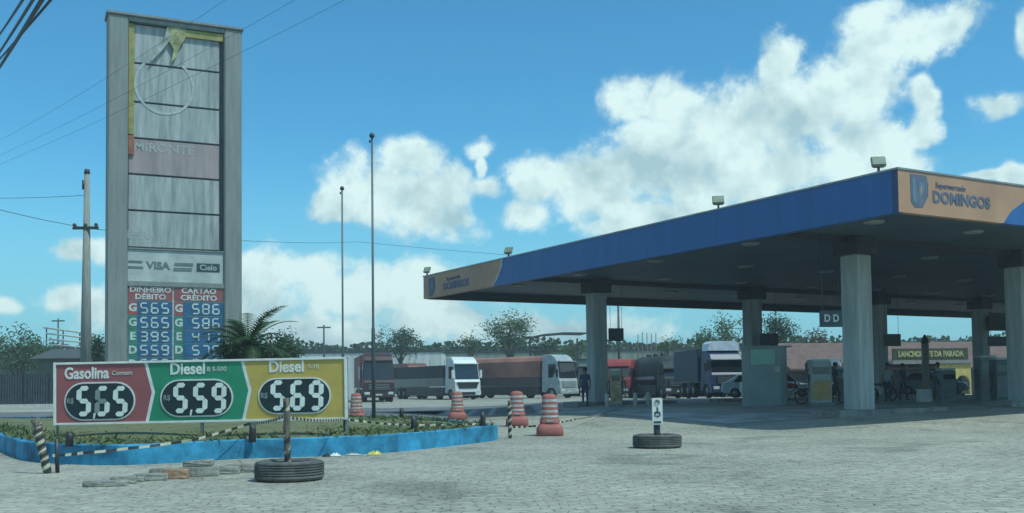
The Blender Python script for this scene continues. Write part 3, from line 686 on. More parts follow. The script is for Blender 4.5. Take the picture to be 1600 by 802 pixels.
# local prism: outline (along, z) placed so that along -> +y, thickness -> -x..+x
def sidepr(mb, pts, x0, x1, mi=0):
    n_ = len(pts); vs = [(x0, a, z) for a, z in pts] + [(x1, a, z) for a, z in pts]
    mb.add(vs, [tuple(range(n_)), tuple(range(2*n_-1, n_-1, -1))] + [(i, n_+i, n_+(i+1) % n_, (i+1) % n_) for i in range(n_)], mi)
Mc = FB + .55
cuts = [(Ljoin, FB), (Ljoin-.35, FB+.3), (Ljoin-.75, FB+.75), (Ljoin-.85, FT)]
sidepr(side, [(0, FB), (CL-7.2, FB)] + cuts[1:] + [(0, FT)], 0, TH_); sf = side.build('fascia', M_blue, canopy)
mb = MB(); sidepr(mb, [(Ljoin+.003, FB), (CL, FB), (CL, FT), (Ljoin-.847, FT), (Ljoin-.747, FB+.75), (Ljoin-.347, FB+.3)], .002, TH_); oe = mb.build('orange_fascia', M_orange, canopy)
mb = MB(); sidepr(mb, [(Ljoin+.0, FB+.002), (Ljoin+.16, FB+.002), (Ljoin-.2, FB+.3), (Ljoin-.6, FB+.75), (Ljoin-.7, FT-.002), (Ljoin-.85, FT-.002), (Ljoin-.75, FB+.75), (Ljoin-.35, FB+.3)], -.006, .001); mb.build('pale_stripe', mat('pale stripe', (.5, .48, .42), .6), oe)
M_navy = mat('logo blue', (.12, .14, .20), .6, var=.2)
def sidetext(body, size, a, z, bold=.01, xs=1.0):
    text(body, size, M_navy, oe, 'fascia_lettering', Matrix.Translation((-.012, a, z)) @ Matrix.Rotation(R(-90), 4, 'Z'), .01, bold, xs=xs)
sidetext('DOMINGOS', .46, CL-3.55, FB+.40, .02, 1.05); sidetext('Supermercado', .24, CL-3.3, FB+.75, .006)
def shield(M, par):
    mb = MB(); mb.prism([(-.36, .42), (.30, .42), (.38, .2), (.36, -.15), (.12, -.48), (-.2, -.5), (-.36, -.35)], -.012, -.004, M=M)
    s1 = mb.build('logo_shield', M_navy, par)
    M_lb = mat('logo pale blue', (.12, .20, .28), .6)
    mb = MB(); mb.prism([(-.30, .30), (-.16, .33), (-.14, -.38), (-.28, -.34)], -.018, -.013, M=M); mb.prism([(-.02, .22), (.14, .24), (.20, .1), (.16, -.12), (.04, -.22), (-.02, -.2)], -.018, -.013, M=M); mb.build('logo_mark', M_lb, par)
    mb = MB(); mb.prism([(.04, .1), (.1, .1), (.08, -.1), (.03, -.12)], -.024, -.019, M=M); mb.build('logo_letter', M_orange, par)
shield(Matrix.Translation((0, CL-.95, FB+.56)) @ Matrix.Rotation(R(-90), 4, 'Z'), oe)
# near face
XJ = face_pt(1597, 300, CORN, CRZ)[0]
mb = MB(); mb.prism([(0, FB+.001), (XJ-.9, FB+.001), (XJ-.55, FB+.35), (XJ+.1, FB+.7), (XJ+.9, FT-.001), (0, FT-.001)], -.003, TH_-.05); on = mb.build('orange_fascia', M_orange, canopy)
mb = MB(); mb.prism([(XJ-.897, FB), (CW, FB), (CW, FT), (XJ+.903, FT), (XJ+.103, FB+.7), (XJ-.547, FB+.35)], 0, TH_-.05); mb.build('fascia', M_blue, canopy)
x_, z_ = face_pt(1498, 312, CORN, CRZ); text('DOMINGOS', .42, M_navy, on, 'fascia_lettering', T((x_+.12, -.012, z_-.02)), .006, .015, xs=1.06)
x_, z_ = face_pt(1485, 292.8, CORN, CRZ); text('Supermercado', .21, M_navy, on, 'fascia_lettering', T((x_, -.012, z_)), .006, .002)
x_, z_ = face_pt(1436, 297, CORN, CRZ); shield(T((x_, 0, z_)) @ Matrix.Scale(.95, 4), on)
MB().box(TH_+.001, CW-.001, CL-TH_, CL, FB+.001, FT).build('fascia', M_blue, canopy)
MB().box(CW-TH_, CW-.002, TH_, CL-TH_-.002, FB+.001, FT).build('fascia', M_blue, canopy)
MB().box(TH_+.002, CW-TH_-.002, CL-TH_-.02, CL-TH_-.003, FB-.015, 6.04).box(TH_+.002, CW, CL-TH_-.003, CL-.02, FB-.02, FB-.002).build('fascia_shade_strip', M_dsteel, canopy)  # dark strips added so the far fascia's blue inner face looks shaded
MB().box(-.03, CW+.03, -.03, TH_-.02, FT+.001, FT+.05).box(-.03, TH_+.02, TH_-.019, CL+.03, FT+.001, FT+.05).build('edge_flashing', M_steel, canopy)
colpos = [(4.85, CL-23), (13.5, CL-23), (22.7, CL-23), (32, CL-23), (4.9, CL-8), (14.4, CL-8), (23.6, CL-8), (32.4, CL-8), (42, CL-8), (42, CL-23)]
for (a, b) in colpos:
    p = cw(a, b); z0 = gz(p.x, p.y)
    o = MB().box(a-.36, a+.36, b-.34, b+.34, z0-.1, 5.45, b=.03).build('column', M_column, canopy)
    MB().box(a-.52, a+.52, b-.5, b+.5, 5.45, 6.05, b=.02).build('capital', M_dsteel, o)
    MB().box(a-.42, a+.42, b-.40, b+.40, z0-.1, z0+.14, b=.02).build('plinth', M_column, o)
for b in (CL-23, CL-8):
    MB().box(TH_+.01, CW-TH_-.01, b-.14, b+.14, 5.86, 6.045).build('soffit_beam', M_dsteel, canopy)
M_lamp = mat('lamp diffuser', (.30, .32, .31), .4)
for j in range(5):
    for i in range(9):
        a, b = 2.6 + 4.6*i, 3.0 + 5.2*j
        if any(abs(b-q) < .6 for q in (CL-23, CL-8)): b += .9
        o = MB().lathe([(0, 5.98), (.26, 5.98), (.30, 6.0), (.32, 6.049), (0, 6.049)], 20, M=T((a, b, 0))).build('ceiling_light', M_lamp, canopy)
def flood(a, b, rz, s=1.0):
    M = T((a, b, FT+.05)) @ Matrix.Rotation(rz, 4, 'Z')
    o = MB().box(-.03, .03, -.03, .03, 0, .16, M=M).box(-.16*s, .16*s, -.02, .02, .13, .17, M=M).build('floodlight_bracket', M_dsteel, canopy)
    H = M @ T((0, 0, .33*s)) @ Matrix.Rotation(R(-28), 4, 'X')
    h = MB().box(-.21*s, .21*s, -.05, .05, -.17*s, .17*s, b=.015, M=H).box(-.15*s, .15*s, .05, .10, -.12*s, .12*s, b=.01, M=H).build('floodlight', mat('lamp housing', (.20, .24, .18), .5), canopy)
    MB().box(-.18*s, .18*s, -.058, -.051, -.14*s, .14*s, M=H).build('lamp_glass', mat('lamp glass', (.30, .34, .26), .25), h)
def side_b(px, py):
    # distance along the blue face of a sight line
    d = ray(px, py); o = Vector((0, 0, CAMZ)); t = (CORN - o).dot(cx_)/d.dot(cx_); return ((o+d*t)-CORN).dot(cy_)
for px, py in ((1368, 270), (1118, 327), (791, 404), (664, 433)):
    flood(.12, min(side_b(px, py), CL-.15), R(-38) if px > 1000 else R(-60), .88)

# signs that hang from the canopy
def hanging(px0, px1, py0, py1, Y, txt, label, m=None):
    p = at((px0+px1)/2, py0, Y); w = (px1-px0)/1600*Y; h = (py1-py0)/1600*Y
    o = thing('hanging_sign', (p.x, Y, p.z-h), R(12), label, 'hanging sign')
    bd = MB().box(-w/2, w/2, 0, .12, 0, h, b=.01).build('sign_box', m or mat('sign dark teal', (.05, .10, .12), .5), o)
    MB().box(-w*.4, -w*.4+.015, .05, .065, h, 6.04-(p.z-h)).box(w*.4-.015, w*.4, .05, .065, h, 6.04-(p.z-h)).build('hanger', M_dsteel, o)
    if txt: text(txt, h*.62, M_seg, bd, 'sign_lettering', T((-w*.02, -.012, h*.5)), .006, .008, xs=.9)
    return o
hanging(1281, 1318, 485, 511, 32.5, 'D D', 'dark hanging sign with two letters D left of the big column')
hanging(1186, 1217, 521, 541, 50, '', 'small dark hanging board beside the second far column', M_dsteel)
hanging(951, 975, 513, 533, 46.5, '', 'dark hanging board right of the first far column', M_dsteel)
hanging(1380, 1409, 522, 541, 52, '', 'dark hanging board right of the third far column', M_dsteel)
hanging(1543, 1582, 526, 541, 53, '', 'wide dark hanging board at the right edge under the canopy', M_dsteel)
hanging(1541, 1600, 494, 517, 60, '', 'long dark hanging panel high under the canopy at right', M_dsteel)

# ------------------------------------------------------------------ kiosk, pumps
def gpos(px, Y):
    x = at(px, 600, Y).x; return Vector((x, Y, gz(x, Y)+.012))
M_kiosk = mat('kiosk grey', (.26, .33, .34), .5, .2, var=.15, scale=1.2)
kp = gpos(1203, 41.0)
ki = thing('service_kiosk', kp, R(8), 'rounded grey metal kiosk with pale green panel under the canopy', 'kiosk')
KW = .86; KH = at(1203, 543, 41).z - kp.z
outl = [(-KW, 0), (.45, 0), (.72, .10), (.88, .35), (.90, .8), (-KW, .8)]
mb = MB(); n_ = len(outl); mb.add([(x, y, 0) for x, y in outl]+[(x, y, KH) for x, y in outl], [tuple(range(n_-1, -1, -1)), tuple(range(n_, 2*n_))]+[(i, (i+1) % n_, n_+(i+1) % n_, n_+i) for i in range(n_)]); mb.build('cabinet', M_kiosk, ki)
MB().box(-.80, .22, -.03, -.003, KH-.68, KH-.08, b=.01).build('green_panel', mat('pale green', (.32, .58, .48), .5, var=.1), ki)
MB().box(.16, .42, -.04, -.005, KH-.98, KH-.76, b=.01).build('notice', M_offwhite, ki)
MB().box(-.9, .92, -.06, .85, KH+.002, KH+.07, b=.01).build('top_cap', M_kiosk, ki)
def pump(loc, rz, w, h, label, bodym, panelm, paneltop=.55):
    o = thing('fuel_pump', loc, rz, label, 'fuel pump', 'fuel pumps under the canopy')
    hw = w/2
    MB().box(-hw-.06, hw+.06, -.32, .32, 0, .12, b=.02).build('base', M_conc, o)
    bd = MB().box(-hw, hw, -.22, .22, .12, h, b=.02).build('cabinet', bodym, o)
    MB().box(-hw+.05, hw-.05, -.235, -.222, .22, h*paneltop+.12, b=.005).build('front_panel', panelm, o)
    s_ = MB().box(-hw+.06, hw-.06, -.24, -.222, h*.72, h*.88, b=.005).build('display', M_glass, o)
    MB().box(-hw*.9, hw*.9, -.25, .25, h+.003, h+.10, b=.02).build('top', M_offwhite, o)
    for s in (-1, 1):
        mb = MB(); mb.tube([(s*(hw+.03), 0, h*.85), (s*(hw+.16), -.05, h*.6), (s*(hw+.14), -.08, h*.25), (s*(hw+.05), -.05, h*.35), (s*(hw+.04), -.04, h*.6)], .02, 6); hz2 = mb.build('hose', M_black, o)
        MB().box(s*(hw+.035)-.03, s*(hw+.035)+.03, -.1, .02, h*.55, h*.72, b=.01).build('nozzle', M_dsteel, o)
    return o
M_beige = mat('pump beige', (.42, .36, .24), .6, var=.2); M_pgrey = mat('pump grey', (.16, .20, .21), .5); M_ppanel = mat('pump poster', (.50, .30, .10), .5, var=.5, scale=3, col2=(.34, .26, .12))
pump(gpos(963, 44), R(-12), .48, 1.5, 'narrow beige fuel pump with white top right of the first far column', M_beige, mat('worn poster', (.40, .34, .2), .6, var=.5, scale=4))
pump(gpos(1281, 40.5), R(0), .82, 1.72, 'fuel pump with bright orange poster left of the big column', mat('pump pale', (.40, .46, .46), .5), M_ppanel, .5)
pump(gpos(1318, 46), R(0), .5, 1.5, 'dark fuel pump squeezed behind the big column', M_pgrey, M_pgrey)
pump(gpos(1478, 44), R(5), .7, 1.35, 'dark grey fuel pump in front of the yellow arches', M_pgrey, M_pgrey)
pump(gpos(1541, 45), R(10), .85, 1.9, 'tall dark fuel pump left of the right-hand column', M_pgrey, mat('dim poster', (.16, .18, .17), .6))
pump(gpos(1563, 42.0), R(10), .7, 1.75, 'dark green fuel pump nearest the right-hand column', mat('pump dark green', (.06, .12, .11), .5), M_pgrey)
# kerbed pump islands
for (a0, a1, b) in ((3.4, 9, CL-8), (12, 20, CL-8), (22, 30, CL-8), (3.2, 8.5, CL-23), (12, 18, CL-23)):
    p = cw((a0+a1)/2, b); o = thing('pump_island', (p.x, p.y, gz(p.x, p.y)+.0), CRZ, None, 'pump island', 'raised pump islands')
    lab = {(3.4, CL-8): 'raised concrete pump island at the first far column', (12, CL-8): 'raised concrete pump island at the second far column', (22, CL-8): 'raised concrete pump island at the third far column', (3.2, CL-23): 'raised concrete pump island at the big near column', (12, CL-23): 'raised concrete pump island at the right-hand near column'}
    o['label'] = lab[(a0, b)]
    MB().box(-(a1-a0)/2, (a1-a0)/2, -.6, .6, -.1, .16, b=.03).build('kerb_slab', mat('island concrete', (.26, .27, .25), .85, var=.3, scale=2, bump=.3), o)
# guard bollards by the first column
fb0 = None
for i, (px, Y) in enumerate(((948, 42.8), (992, 43.5), (1012, 44))):
    p = gpos(px, Y)
    if fb0 is None:
        fb0 = MB().lathe([(0, 0), (.09, 0), (.09, .5), (.07, .56), (0, .58)], 14).build('bollard', M_offwhite); o = fb0
    else: o = fb0.copy(); C.objects.link(o)
    o.location = p; tag(o, ['stubby white bollard left of the beige pump', 'stubby white bollard right of the beige pump', 'stubby white bollard farthest right of the beige pump'][i], 'bollard', 'white bollards by the beige pump')

p = gpos(1168, 42.5); o = MB().box(-.13, .13, -.1, .1, 0, .36, b=.015).box(-.14, .14, -.11, .11, .36, .40, b=.01).build('white_box', M_white); o.location = (p.x, p.y, p.z+.35); tag(o, 'small white box fixed on a short stand left of the grey kiosk', 'box')
MB().box(-.03, .03, -.03, .03, -.36, 0).build('stand', M_dsteel, o)
# ------------------------------------------------------------------ vehicles
def wheel(par, x, y, r, w, m=M_rubber, name='wheel'):
    M = T((x, y, r)) @ Matrix.Rotation(R(90), 4, 'Y')
    o = MB().lathe([(r*.55, -w/2), (r*.9, -w/2), (r, -w*.35), (r, w*.35), (r*.9, w/2), (r*.55, w/2)], 24, M=M).build(name, m, par)
    MB().lathe([(0, -w*.4), (r*.56, -w*.4), (r*.56, w*.4), (0, w*.4)], 16, M=M).build('rim', M_steel, o)
    return o
def truck(loc, rz, cabm, label, H=3.5, trailer=None, tm=None, tlen=10, grille=M_black, bumper=None, visor=None, group='trucks parked in the yard', skirt=False, fair=None, boxh=3.75, bigface=False):
    o = thing('truck', loc, rz, label, 'truck', group)
    w = 1.22
    prof = [(0.05, .42), (-.02, .95), (.0, 1.55), (.12, 1.7), (.36, H-.62), (.62, H-.28), (1.1, H), (2.1, H), (2.15, H-.2), (2.15, .55), (1.7, .5), (1.35, .9), (.75, .9), (.45, .5)]
    mb = MB(); n_ = len(prof); vs = []
    for s, k in ((-1, 1), (1, 1)):
        for (y, z) in prof:
            tap = 1 - .10*max(0, (z-1.7)/(H-1.7)); vs.append((s*w*tap, y, z))
    mb.add(vs, [tuple(range(n_)), tuple(range(2*n_-1, n_-1, -1))]+[(i, n_+i, n_+(i+1) % n_, (i+1) % n_) for i in range(n_)])
    bd = mb.build('cab', cabm, o)
    bv = bd.modifiers.new('soft', 'BEVEL'); bv.width = .07; bv.segments = 3; bv.limit_method = 'ANGLE'; bv.angle_limit = R(25)
    # windscreen follows the slope of the front
    def slab(y0, z0, y1, z1, xw0, xw1, off, m, nm, par):
        mb = MB(); d = Vector((0, y1-y0, z1-z0)).normalized(); nn = Vector((0, -d.z, d.y))*off; n2 = nn*.1
        vs = [(-xw0, y0+nn.y, z0+nn.z), (xw0, y0+nn.y, z0+nn.z), (xw1, y1+nn.y, z1+nn.z), (-xw1, y1+nn.y, z1+nn.z)]
        vs += [(x, y-nn.y*1.5, z-nn.z*1.5) for x, y, z in vs]
        mb.add(vs, [(0, 1, 2, 3), (7, 6, 5, 4), (0, 4, 5, 1), (1, 5, 6, 2), (2, 6, 7, 3), (3, 7, 4, 0)]); return mb.build(nm, m, par)
    slab(.135, 1.74, .352, H-.66, w*.92, w*.88, .02, M_glass, 'windscreen', o)
    vz = H-.66
    MB().box(-w*.9, w*.9, .02, .34, vz, vz+.09, b=.02).build('sun_visor', visor or cabm, o)
    MB().box(-w*.72, w*.72, -.06, .02, .95, 1.48, b=.03).build('grille', grille, o)
    if bigface:
        MB().prism([(-w*.86, 1.50), (w*.86, 1.50), (w*.70, 1.16), (w*.5, 1.02), (-w*.5, 1.02), (-w*.70, 1.16)], -.10, -.02).build('grille_surround', M_black, o)
        MB().box(-w*.55, w*.55, -.14, -.11, .42, .66, b=.02).build('lower_intake', M_black, o)
    mb = MB()
    for k in range(4): mb.box(-w*.66, w*.66, -.075, -.061, 1.0+k*.12, 1.04+k*.12)
    mb.build('grille_bar', cabm if grille is not M_black else M_steel, o)
    MB().box(-w*1.0, w*1.0, -.12, .5, .36, .84, b=.05).build('bumper', bumper or cabm, o)
    MB().box(-.26, .26, -.135, -.121, .52, .64).build('number_plate', M_offwhite, o)
    for s in (-1, 1):
        MB().box(min(s*.72, s*1.12), max(s*.72, s*1.12), -.135, -.11, .6, .8, b=.02).build('headlight', mat('headlight', (.6, .65, .65), .15), o)
        MB().box(min(s*(w+.02), s*(w+.22)), max(s*(w+.02), s*(w+.22)), .12, .28, 1.85, 2.55, b=.03).build('mirror', M_black if cabm is not MC.get('truck white') else cabm, o)
        dw = MB(); x_s = s*(w*.955+.012); dw.box(min(x_s, x_s+s*.02), max(x_s, x_s+s*.02), .5, 1.35, 1.8, H-.85, b=.008); dw.build('side_window', M_glass, o)
        wheel(o, s*1.02, 1.05, .5, .3)
    if fair: MB().prism([(-1.1, H-.02), (1.1, H-.02), (1.05, H+.45), (.8, H+.62), (-.8, H+.62), (-1.05, H+.45)], .75, 2.0).build('roof_fairing', fair, o)
    if trailer:
        y0 = 2.4; y1 = y0+tlen
        MB().box(-.45, .45, 2.1, y1-.1, .75, 1.05).build('chassis', M_dsteel, o)
        for yy in (y0+1.3, y1-2.6, y1-1.4):
            for s in (-1, 1): wheel(o, s*1.0, yy, .5, .4)
        zg = .3 if skirt else .55
        MB().box(-1.2, -1.15, y0+(.1 if skirt else 2.2), y1-3.3, zg, 1.08).box(1.15, 1.2, y0+(.1 if skirt else 2.2), y1-3.3, zg, 1.08).build('side_guard', M_dsteel, o)
        if trailer == 'tarp':
            mb = MB(); mb.prism([(-1.24, 1.1), (1.24, 1.1), (1.24, 2.0), (-1.24, 2.0)], y0, y1); mb.build('body_side', mat('dark body', (.09, .07, .07), .6), o)
            mb = MB(); mb.prism([(-1.27, 1.9), (1.27, 1.9), (1.28, 3.3), (1.0, 3.62), (.3, 3.78), (-.3, 3.78), (-1.0, 3.62), (-1.28, 3.3)], y0-.02, y1+.02); mb.build('tarpaulin', tm, o)
            mb = MB()
            for k in range(9): yy = y0+.6+k*(tlen-1.2)/8; mb.box(-1.30, -1.282, yy, yy+.05, 1.6, 3.3).box(1.282, 1.30, yy, yy+.05, 1.6, 3.3)
            pass
        elif trailer == 'tank':
            M = T((0, y0, 2.25)) @ Matrix.Rotation(R(-90), 4, 'X')
            MB().lathe([(0, 0), (.9, .05), (1.18, .25), (1.2, tlen-.25), (.9, tlen-.05), (0, tlen)], 28, M=M).build('tank', tm, o)
            mb = MB()
            for k in range(3): mb.lathe([(0, 3.43), (.22, 3.43), (.24, 3.62), (0, 3.66)], 12, M=T((0, y0+2+k*tlen/4, 0)))
            mb.build('manhole_cover', M_dsteel, o)
            MB().box(-1.22, -1.1, y0+.5, y1-.5, 1.5, 1.75).box(1.1, 1.22, y0+.5, y1-.5, 1.5, 1.75).build('walkway', M_steel, o)
        elif trailer == 'box':
            MB().box(-1.27, 1.27, y0, y1, 1.1, boxh, b=.03).build('cargo_box', tm, o)
        elif trailer == 'open':
            MB().box(-1.27, 1.27, y0, y1, 1.15, 1.9, b=.02).build('lower_side', mat('grey body', (.26, .27, .26), .6), o)
            MB().box(-1.25, 1.25, y0+.02, y1-.02, 1.9, 3.0, b=.05).build('tarpaulin', tm, o)
    return o
M_twhite = mat('truck white', (.62, .68, .68), .35, var=.08); M_tred = mat('truck dark red', (.055, .022, .026), .4, var=.1); M_tblue = mat('truck navy', (.03, .05, .12), .4)
M_tarpred = mat('red tarpaulin', (.33, .15, .11), .75, var=.3, scale=.35, bump=.3, bscale=3); M_tarpdark = mat('dark tarpaulin', (.035, .045, .05), .7, var=.3)
def tpos(px, Y, dz=0): x = at(px, 600, Y).x; return Vector((x, Y, gz(x, Y)))
t1 = truck(tpos(592, 80), R(12), M_tred, 'dark maroon truck at the far left of the parked row', 3.85, 'box', mat('maroon box', (.20, .04, .045), .5, var=.15), 9, bumper=mat('maroon bumper', (.05, .03, .03), .5))
mb = MB(); MS = T((-1.285, 3.6, 2.3)) @ Matrix.Rotation(R(-90), 4, 'Z')
ring = [(.45*math.cos(R(q)), .5*math.sin(R(q))) for q in range(20, 330, 20)]
for (a_, b_) in zip(ring[:-1], ring[1:]): mb.tube([(a_[0], 0, a_[1]), (b_[0], 0, b_[1])], .07, 5, M=MS)
mb.box(-.1, .15, -.02, .02, -.3, .3, M=MS); mb.build('side_emblem', M_white, t1)
truck(tpos(731, 88), R(28), M_twhite, 'white cab truck with dark covered trailer between maroon truck and red trailer', 3.7, 'open', M_tarpdark, 12, bumper=M_twhite, skirt=True, bigface=True)
truck(tpos(889, 90), R(46), mat('truck greyish white', (.36, .42, .43), .4), 'white cab truck pulling a long red tarpaulin trailer', 3.85, 'tarp', M_tarpred, 11, grille=mat('grille grey', (.25, .29, .30), .5), skirt=True)
truck(tpos(1139, 68), R(10), M_tblue, 'navy blue truck with white roof fairing left of the grey kiosk', 3.2, 'box', mat('navy box', (.03, .045, .07), .5), 5, visor=mat('fairing', (.60, .68, .78), .4), fair=mat('fairing', (.60, .68, .78), .4), boxh=3.3)
truck(tpos(962, 86), R(-24), mat('truck dull red', (.34, .06, .06), .5), 'dull red truck right of the first far column, partly hidden by the beige pump', 3.3, 'box', mat('silver box', (.26, .29, .29), .5, .3, streak=True, scale=2), 10, bumper=M_black, boxh=3.3)
truck(tpos(1062, 78), R(8), M_tarpdark, 'black round-topped tanker truck in the middle of the forecourt background', 2.9, 'tank', M_tarpdark, 8, skirt=True)
truck(tpos(922, 100), R(4), mat('truck dark green', (.02, .05, .045), .4), 'dark green truck mostly hidden behind the first far column', 3.5, 'box', mat('dark green box', (.03, .05, .05), .5), 6)
truck(tpos(1098, 90), R(16), mat('truck black', (.03, .035, .04), .4), 'black truck between the black tanker and the navy truck', 3.7, 'box', mat('slate box', (.06, .08, .09), .5), 8, skirt=True)
truck(tpos(1024, 104), R(12), mat('truck pale', (.40, .43, .43), .4), 'pale truck with white box behind the black tanker', 3.8, 'box', mat('white box', (.55, .58, .58), .5, streak=True), 9, skirt=True)
truck(tpos(655, 112), R(20), mat('truck rust', (.18, .06, .04), .5), 'rusty truck standing back between the maroon and white trucks', 3.7, 'box', mat('rust box', (.20, .10, .08), .6), 9, skirt=True)
truck(tpos(1290, 76), R(-15), mat('truck grey blue', (.12, .17, .20), .4), 'grey blue truck glimpsed between the orange-poster pump and the big column', 2.9, 'box', mat('grey blue box', (.12, .15, .17), .6), 4, boxh=2.8)
truck(tpos(1200, 84), R(25), mat('truck cream', (.5, .48, .40), .4), 'cream truck half hidden by the grey kiosk', 3.4, 'box', mat('cream box', (.45, .43, .36), .6), 8, skirt=True)

def car(loc, rz, m, label, L=4.1):
    o = thing('car', loc, rz, label, 'car', 'cars beyond the pumps')
    prof = [(0, .35), (-.02, .62), (.15, .78), (1.05, .92), (1.75, 1.42), (2.2, 1.48), (3.1, 1.45), (3.75, 1.02), (L-.05, .95), (L, .4), (L-.2, .28), (.2, .28)]
    n_ = len(prof); vs = []
    for s in (-1, 1):
        for (y, z) in prof: vs.append((s*(.84 - .22*max(0, (z-.92)/.55)), y, z))
    mb = MB(); mb.add(vs, [tuple(range(n_)), tuple(range(2*n_-1, n_-1, -1))]+[(i, n_+i, n_+(i+1) % n_, (i+1) % n_) for i in range(n_)]); b = mb.build('body', m, o)
    bv = b.modifiers.new('soft', 'BEVEL'); bv.width = .05; bv.segments = 3; bv.limit_method = 'ANGLE'; bv.angle_limit = R(20)
    mb = MB(); mb.add([(-.70, 1.12, .95), (.70, 1.12, .95), (.60, 1.72, 1.40), (-.60, 1.72, 1.40)], [(0, 1, 2, 3)]); mb.add([(-.70, 1.18, .90), (.70, 1.18, .90), (.60, 1.78, 1.35), (-.60, 1.78, 1.35)], [(3, 2, 1, 0)]); 
    for vi in range(0, 4): x, y, z = mb.v[vi]; mb.v[vi] = (x, y-.012, z+.018)
    mb.build('windscreen', M_glass, o)
    for s in (-1, 1):
        mb = MB(); mb.add([(s*.825, 1.5, .97), (s*.825, 3.4, .97), (s*.665, 3.05, 1.38), (s*.665, 1.95, 1.38)], [(0, 1, 2, 3)]); mb.build('side_window', M_glass, o)
        for yy in (.75, L-.8): wheel(o, s*.78, yy, .31, .2)
        MB().box(min(s*.45, s*.75), max(s*.45, s*.75), -.03, .06, .58, .72, b=.02).build('headlight', mat('headlight', (.6, .65, .65), .15), o)
    MB().box(-.4, .4, -.035, .0, .42, .56, b=.01).build('grille', M_black, o)
    return o
car(gpos(1256, 58), R(35), mat('car white', (.6, .62, .62), .3, var=.05), 'white car behind the orange-poster pump')
car(gpos(1306, 60), R(-50), mat('car navy', (.03, .06, .14), .3, var=.05), 'dark blue car behind the big column')
car(gpos(1232, 64), R(80), mat('car silver', (.45, .48, .48), .3, var=.05), 'silver car partly hidden behind the grey kiosk')
car(gpos(1300, 66), R(-80), mat('car maroon', (.16, .04, .04), .3, var=.05), 'maroon car behind the big column and orange-poster pump')
car(gpos(1370, 66), R(30), mat('car black', (.03, .03, .035), .3, var=.05), 'black car in the shade left of the third far column')
car(gpos(1512, 62), R(60), mat('car grey', (.18, .22, .24), .3, var=.05), 'grey car in the shade right of the yellow arches')

def motorcycle(loc, rz, m, label):
    o = thing('motorcycle', loc, rz, label, 'motorcycle', 'motorcycles under the canopy')
    for y in (0, 1.25):
        M = T((0, y, .3)) @ Matrix.Rotation(R(90), 4, 'Y')
        w_ = MB().lathe([(.24, -.04), (.29, -.045), (.31, 0), (.29, .045), (.24, .04)], 24, M=M).build('wheel', M_rubber, o)
        mb = MB()
        for k in range(6): a = k*PI/3; mb.tube([(0, y, .3), (0, y+.25*math.cos(a), .3+.25*math.sin(a))], .008, 5)
        mb.build('spokes', M_steel, w_)
    MB().tube([(0, 0, .3), (0, .18, .75), (0, .28, 1.0)], [.035, .04, .03], 8).tube([(0, .2, .7), (0, .6, .4), (0, .95, .4), (0, 1.25, .3)], .03, 8).build('frame', M_dsteel, o)
    MB().lathe([(0, -.25), (.09, -.2), (.13, 0), (.11, .2), (0, .27)], 14, M=T((0, .45, .78)) @ Matrix.Rotation(R(-90), 4, 'X')).build('fuel_tank', m, o)
    MB().box(-.11, .11, .7, 1.35, .72, .82, b=.03).build('seat', M_black, o)
    MB().box(-.14, .14, .4, .78, .3, .6, b=.03).build('engine', M_steel, o)
    MB().tube([(-.35, .32, 1.02), (0, .26, 1.0), (.35, .32, 1.02)], .015, 6).build('handlebar', M_dsteel, o)
    MB().lathe([(0, -.06), (.09, -.04), (.09, .03), (0, .05)], 14, M=T((0, .1, .88)) @ Matrix.Rotation(R(90), 4, 'X')).build('headlight', M_offwhite, o)
    MB().tube([(.14, .5, .3), (.14, 1.35, .38)], .035, 8).build('exhaust', M_steel, o)
    return o
motorcycle(gpos(1252, 43), R(75), mat('bike red', (.35, .05, .05), .4), 'red motorcycle left of the orange-poster pump')
motorcycle(gpos(1394, 47), R(20), M_black, 'dark motorcycle near the third far column')
motorcycle(gpos(1462, 50), R(-60), mat('bike blue', (.05, .1, .2), .4), 'dark blue motorcycle before the yellow arches')

# ------------------------------------------------------------------ people
def person(loc, rz, label, shirt, pants, hair, joints, skin=(.22, .12, .08)):
    o = thing('person', loc, rz, label, 'person')
    J, E, Rd = joints
    me = bpy.data.meshes.new('body'); me.from_pydata(J, E, []); me.update()
    b = bpy.data.objects.new('body', me); C.objects.link(b)
    sk = b.modifiers.new('skin', 'SKIN'); 
    for i, r in enumerate(Rd): me.skin_vertices[0].data[i].radius = (r, r)
    me.skin_vertices[0].data[0].use_root = True
    sb = b.modifiers.new('sub', 'SUBSURF'); sb.levels = 1; sb.render_levels = 1
    dg = bpy.context.evaluated_depsgraph_get(); m2_ = bpy.data.meshes.new_from_object(b.evaluated_get(dg)); bpy.data.objects.remove(b)
    m2_.name = 'body'; m2_.materials.clear()
    sm_ = mat('skin', skin, .6, var=.05); fm = mat('shirt %s' % str(shirt), shirt, .85, var=.1); pm = mat('trousers %s' % str(pants), pants, .85, var=.1); sh_ = mat('shoe', (.03, .03, .03), .6)
    for m in (sm_, fm, pm, sh_): m2_.materials.append(m)
    for p in m2_.polygons:
        c = p.center; p.use_smooth = True
        arm = abs(c.x) > .2
        p.material_index = 3 if c.z < .09 else 2 if (c.z < .92 and not (arm and c.z > .6)) else 1 if c.z < 1.43 and not (arm and c.z < 1.18) else 0
    bo = bpy.data.objects.new('body', m2_); C.objects.link(bo); bo.parent = o
    hd = J[5]
    MB().lathe([(0, .125), (.06, .115), (.097, .06), (.10, .0), (.085, -.03)], 16, M=T((hd[0], hd[1]+.018, hd[2]+.01))).build('hair', mat('hair', hair, .7), o)
    return o
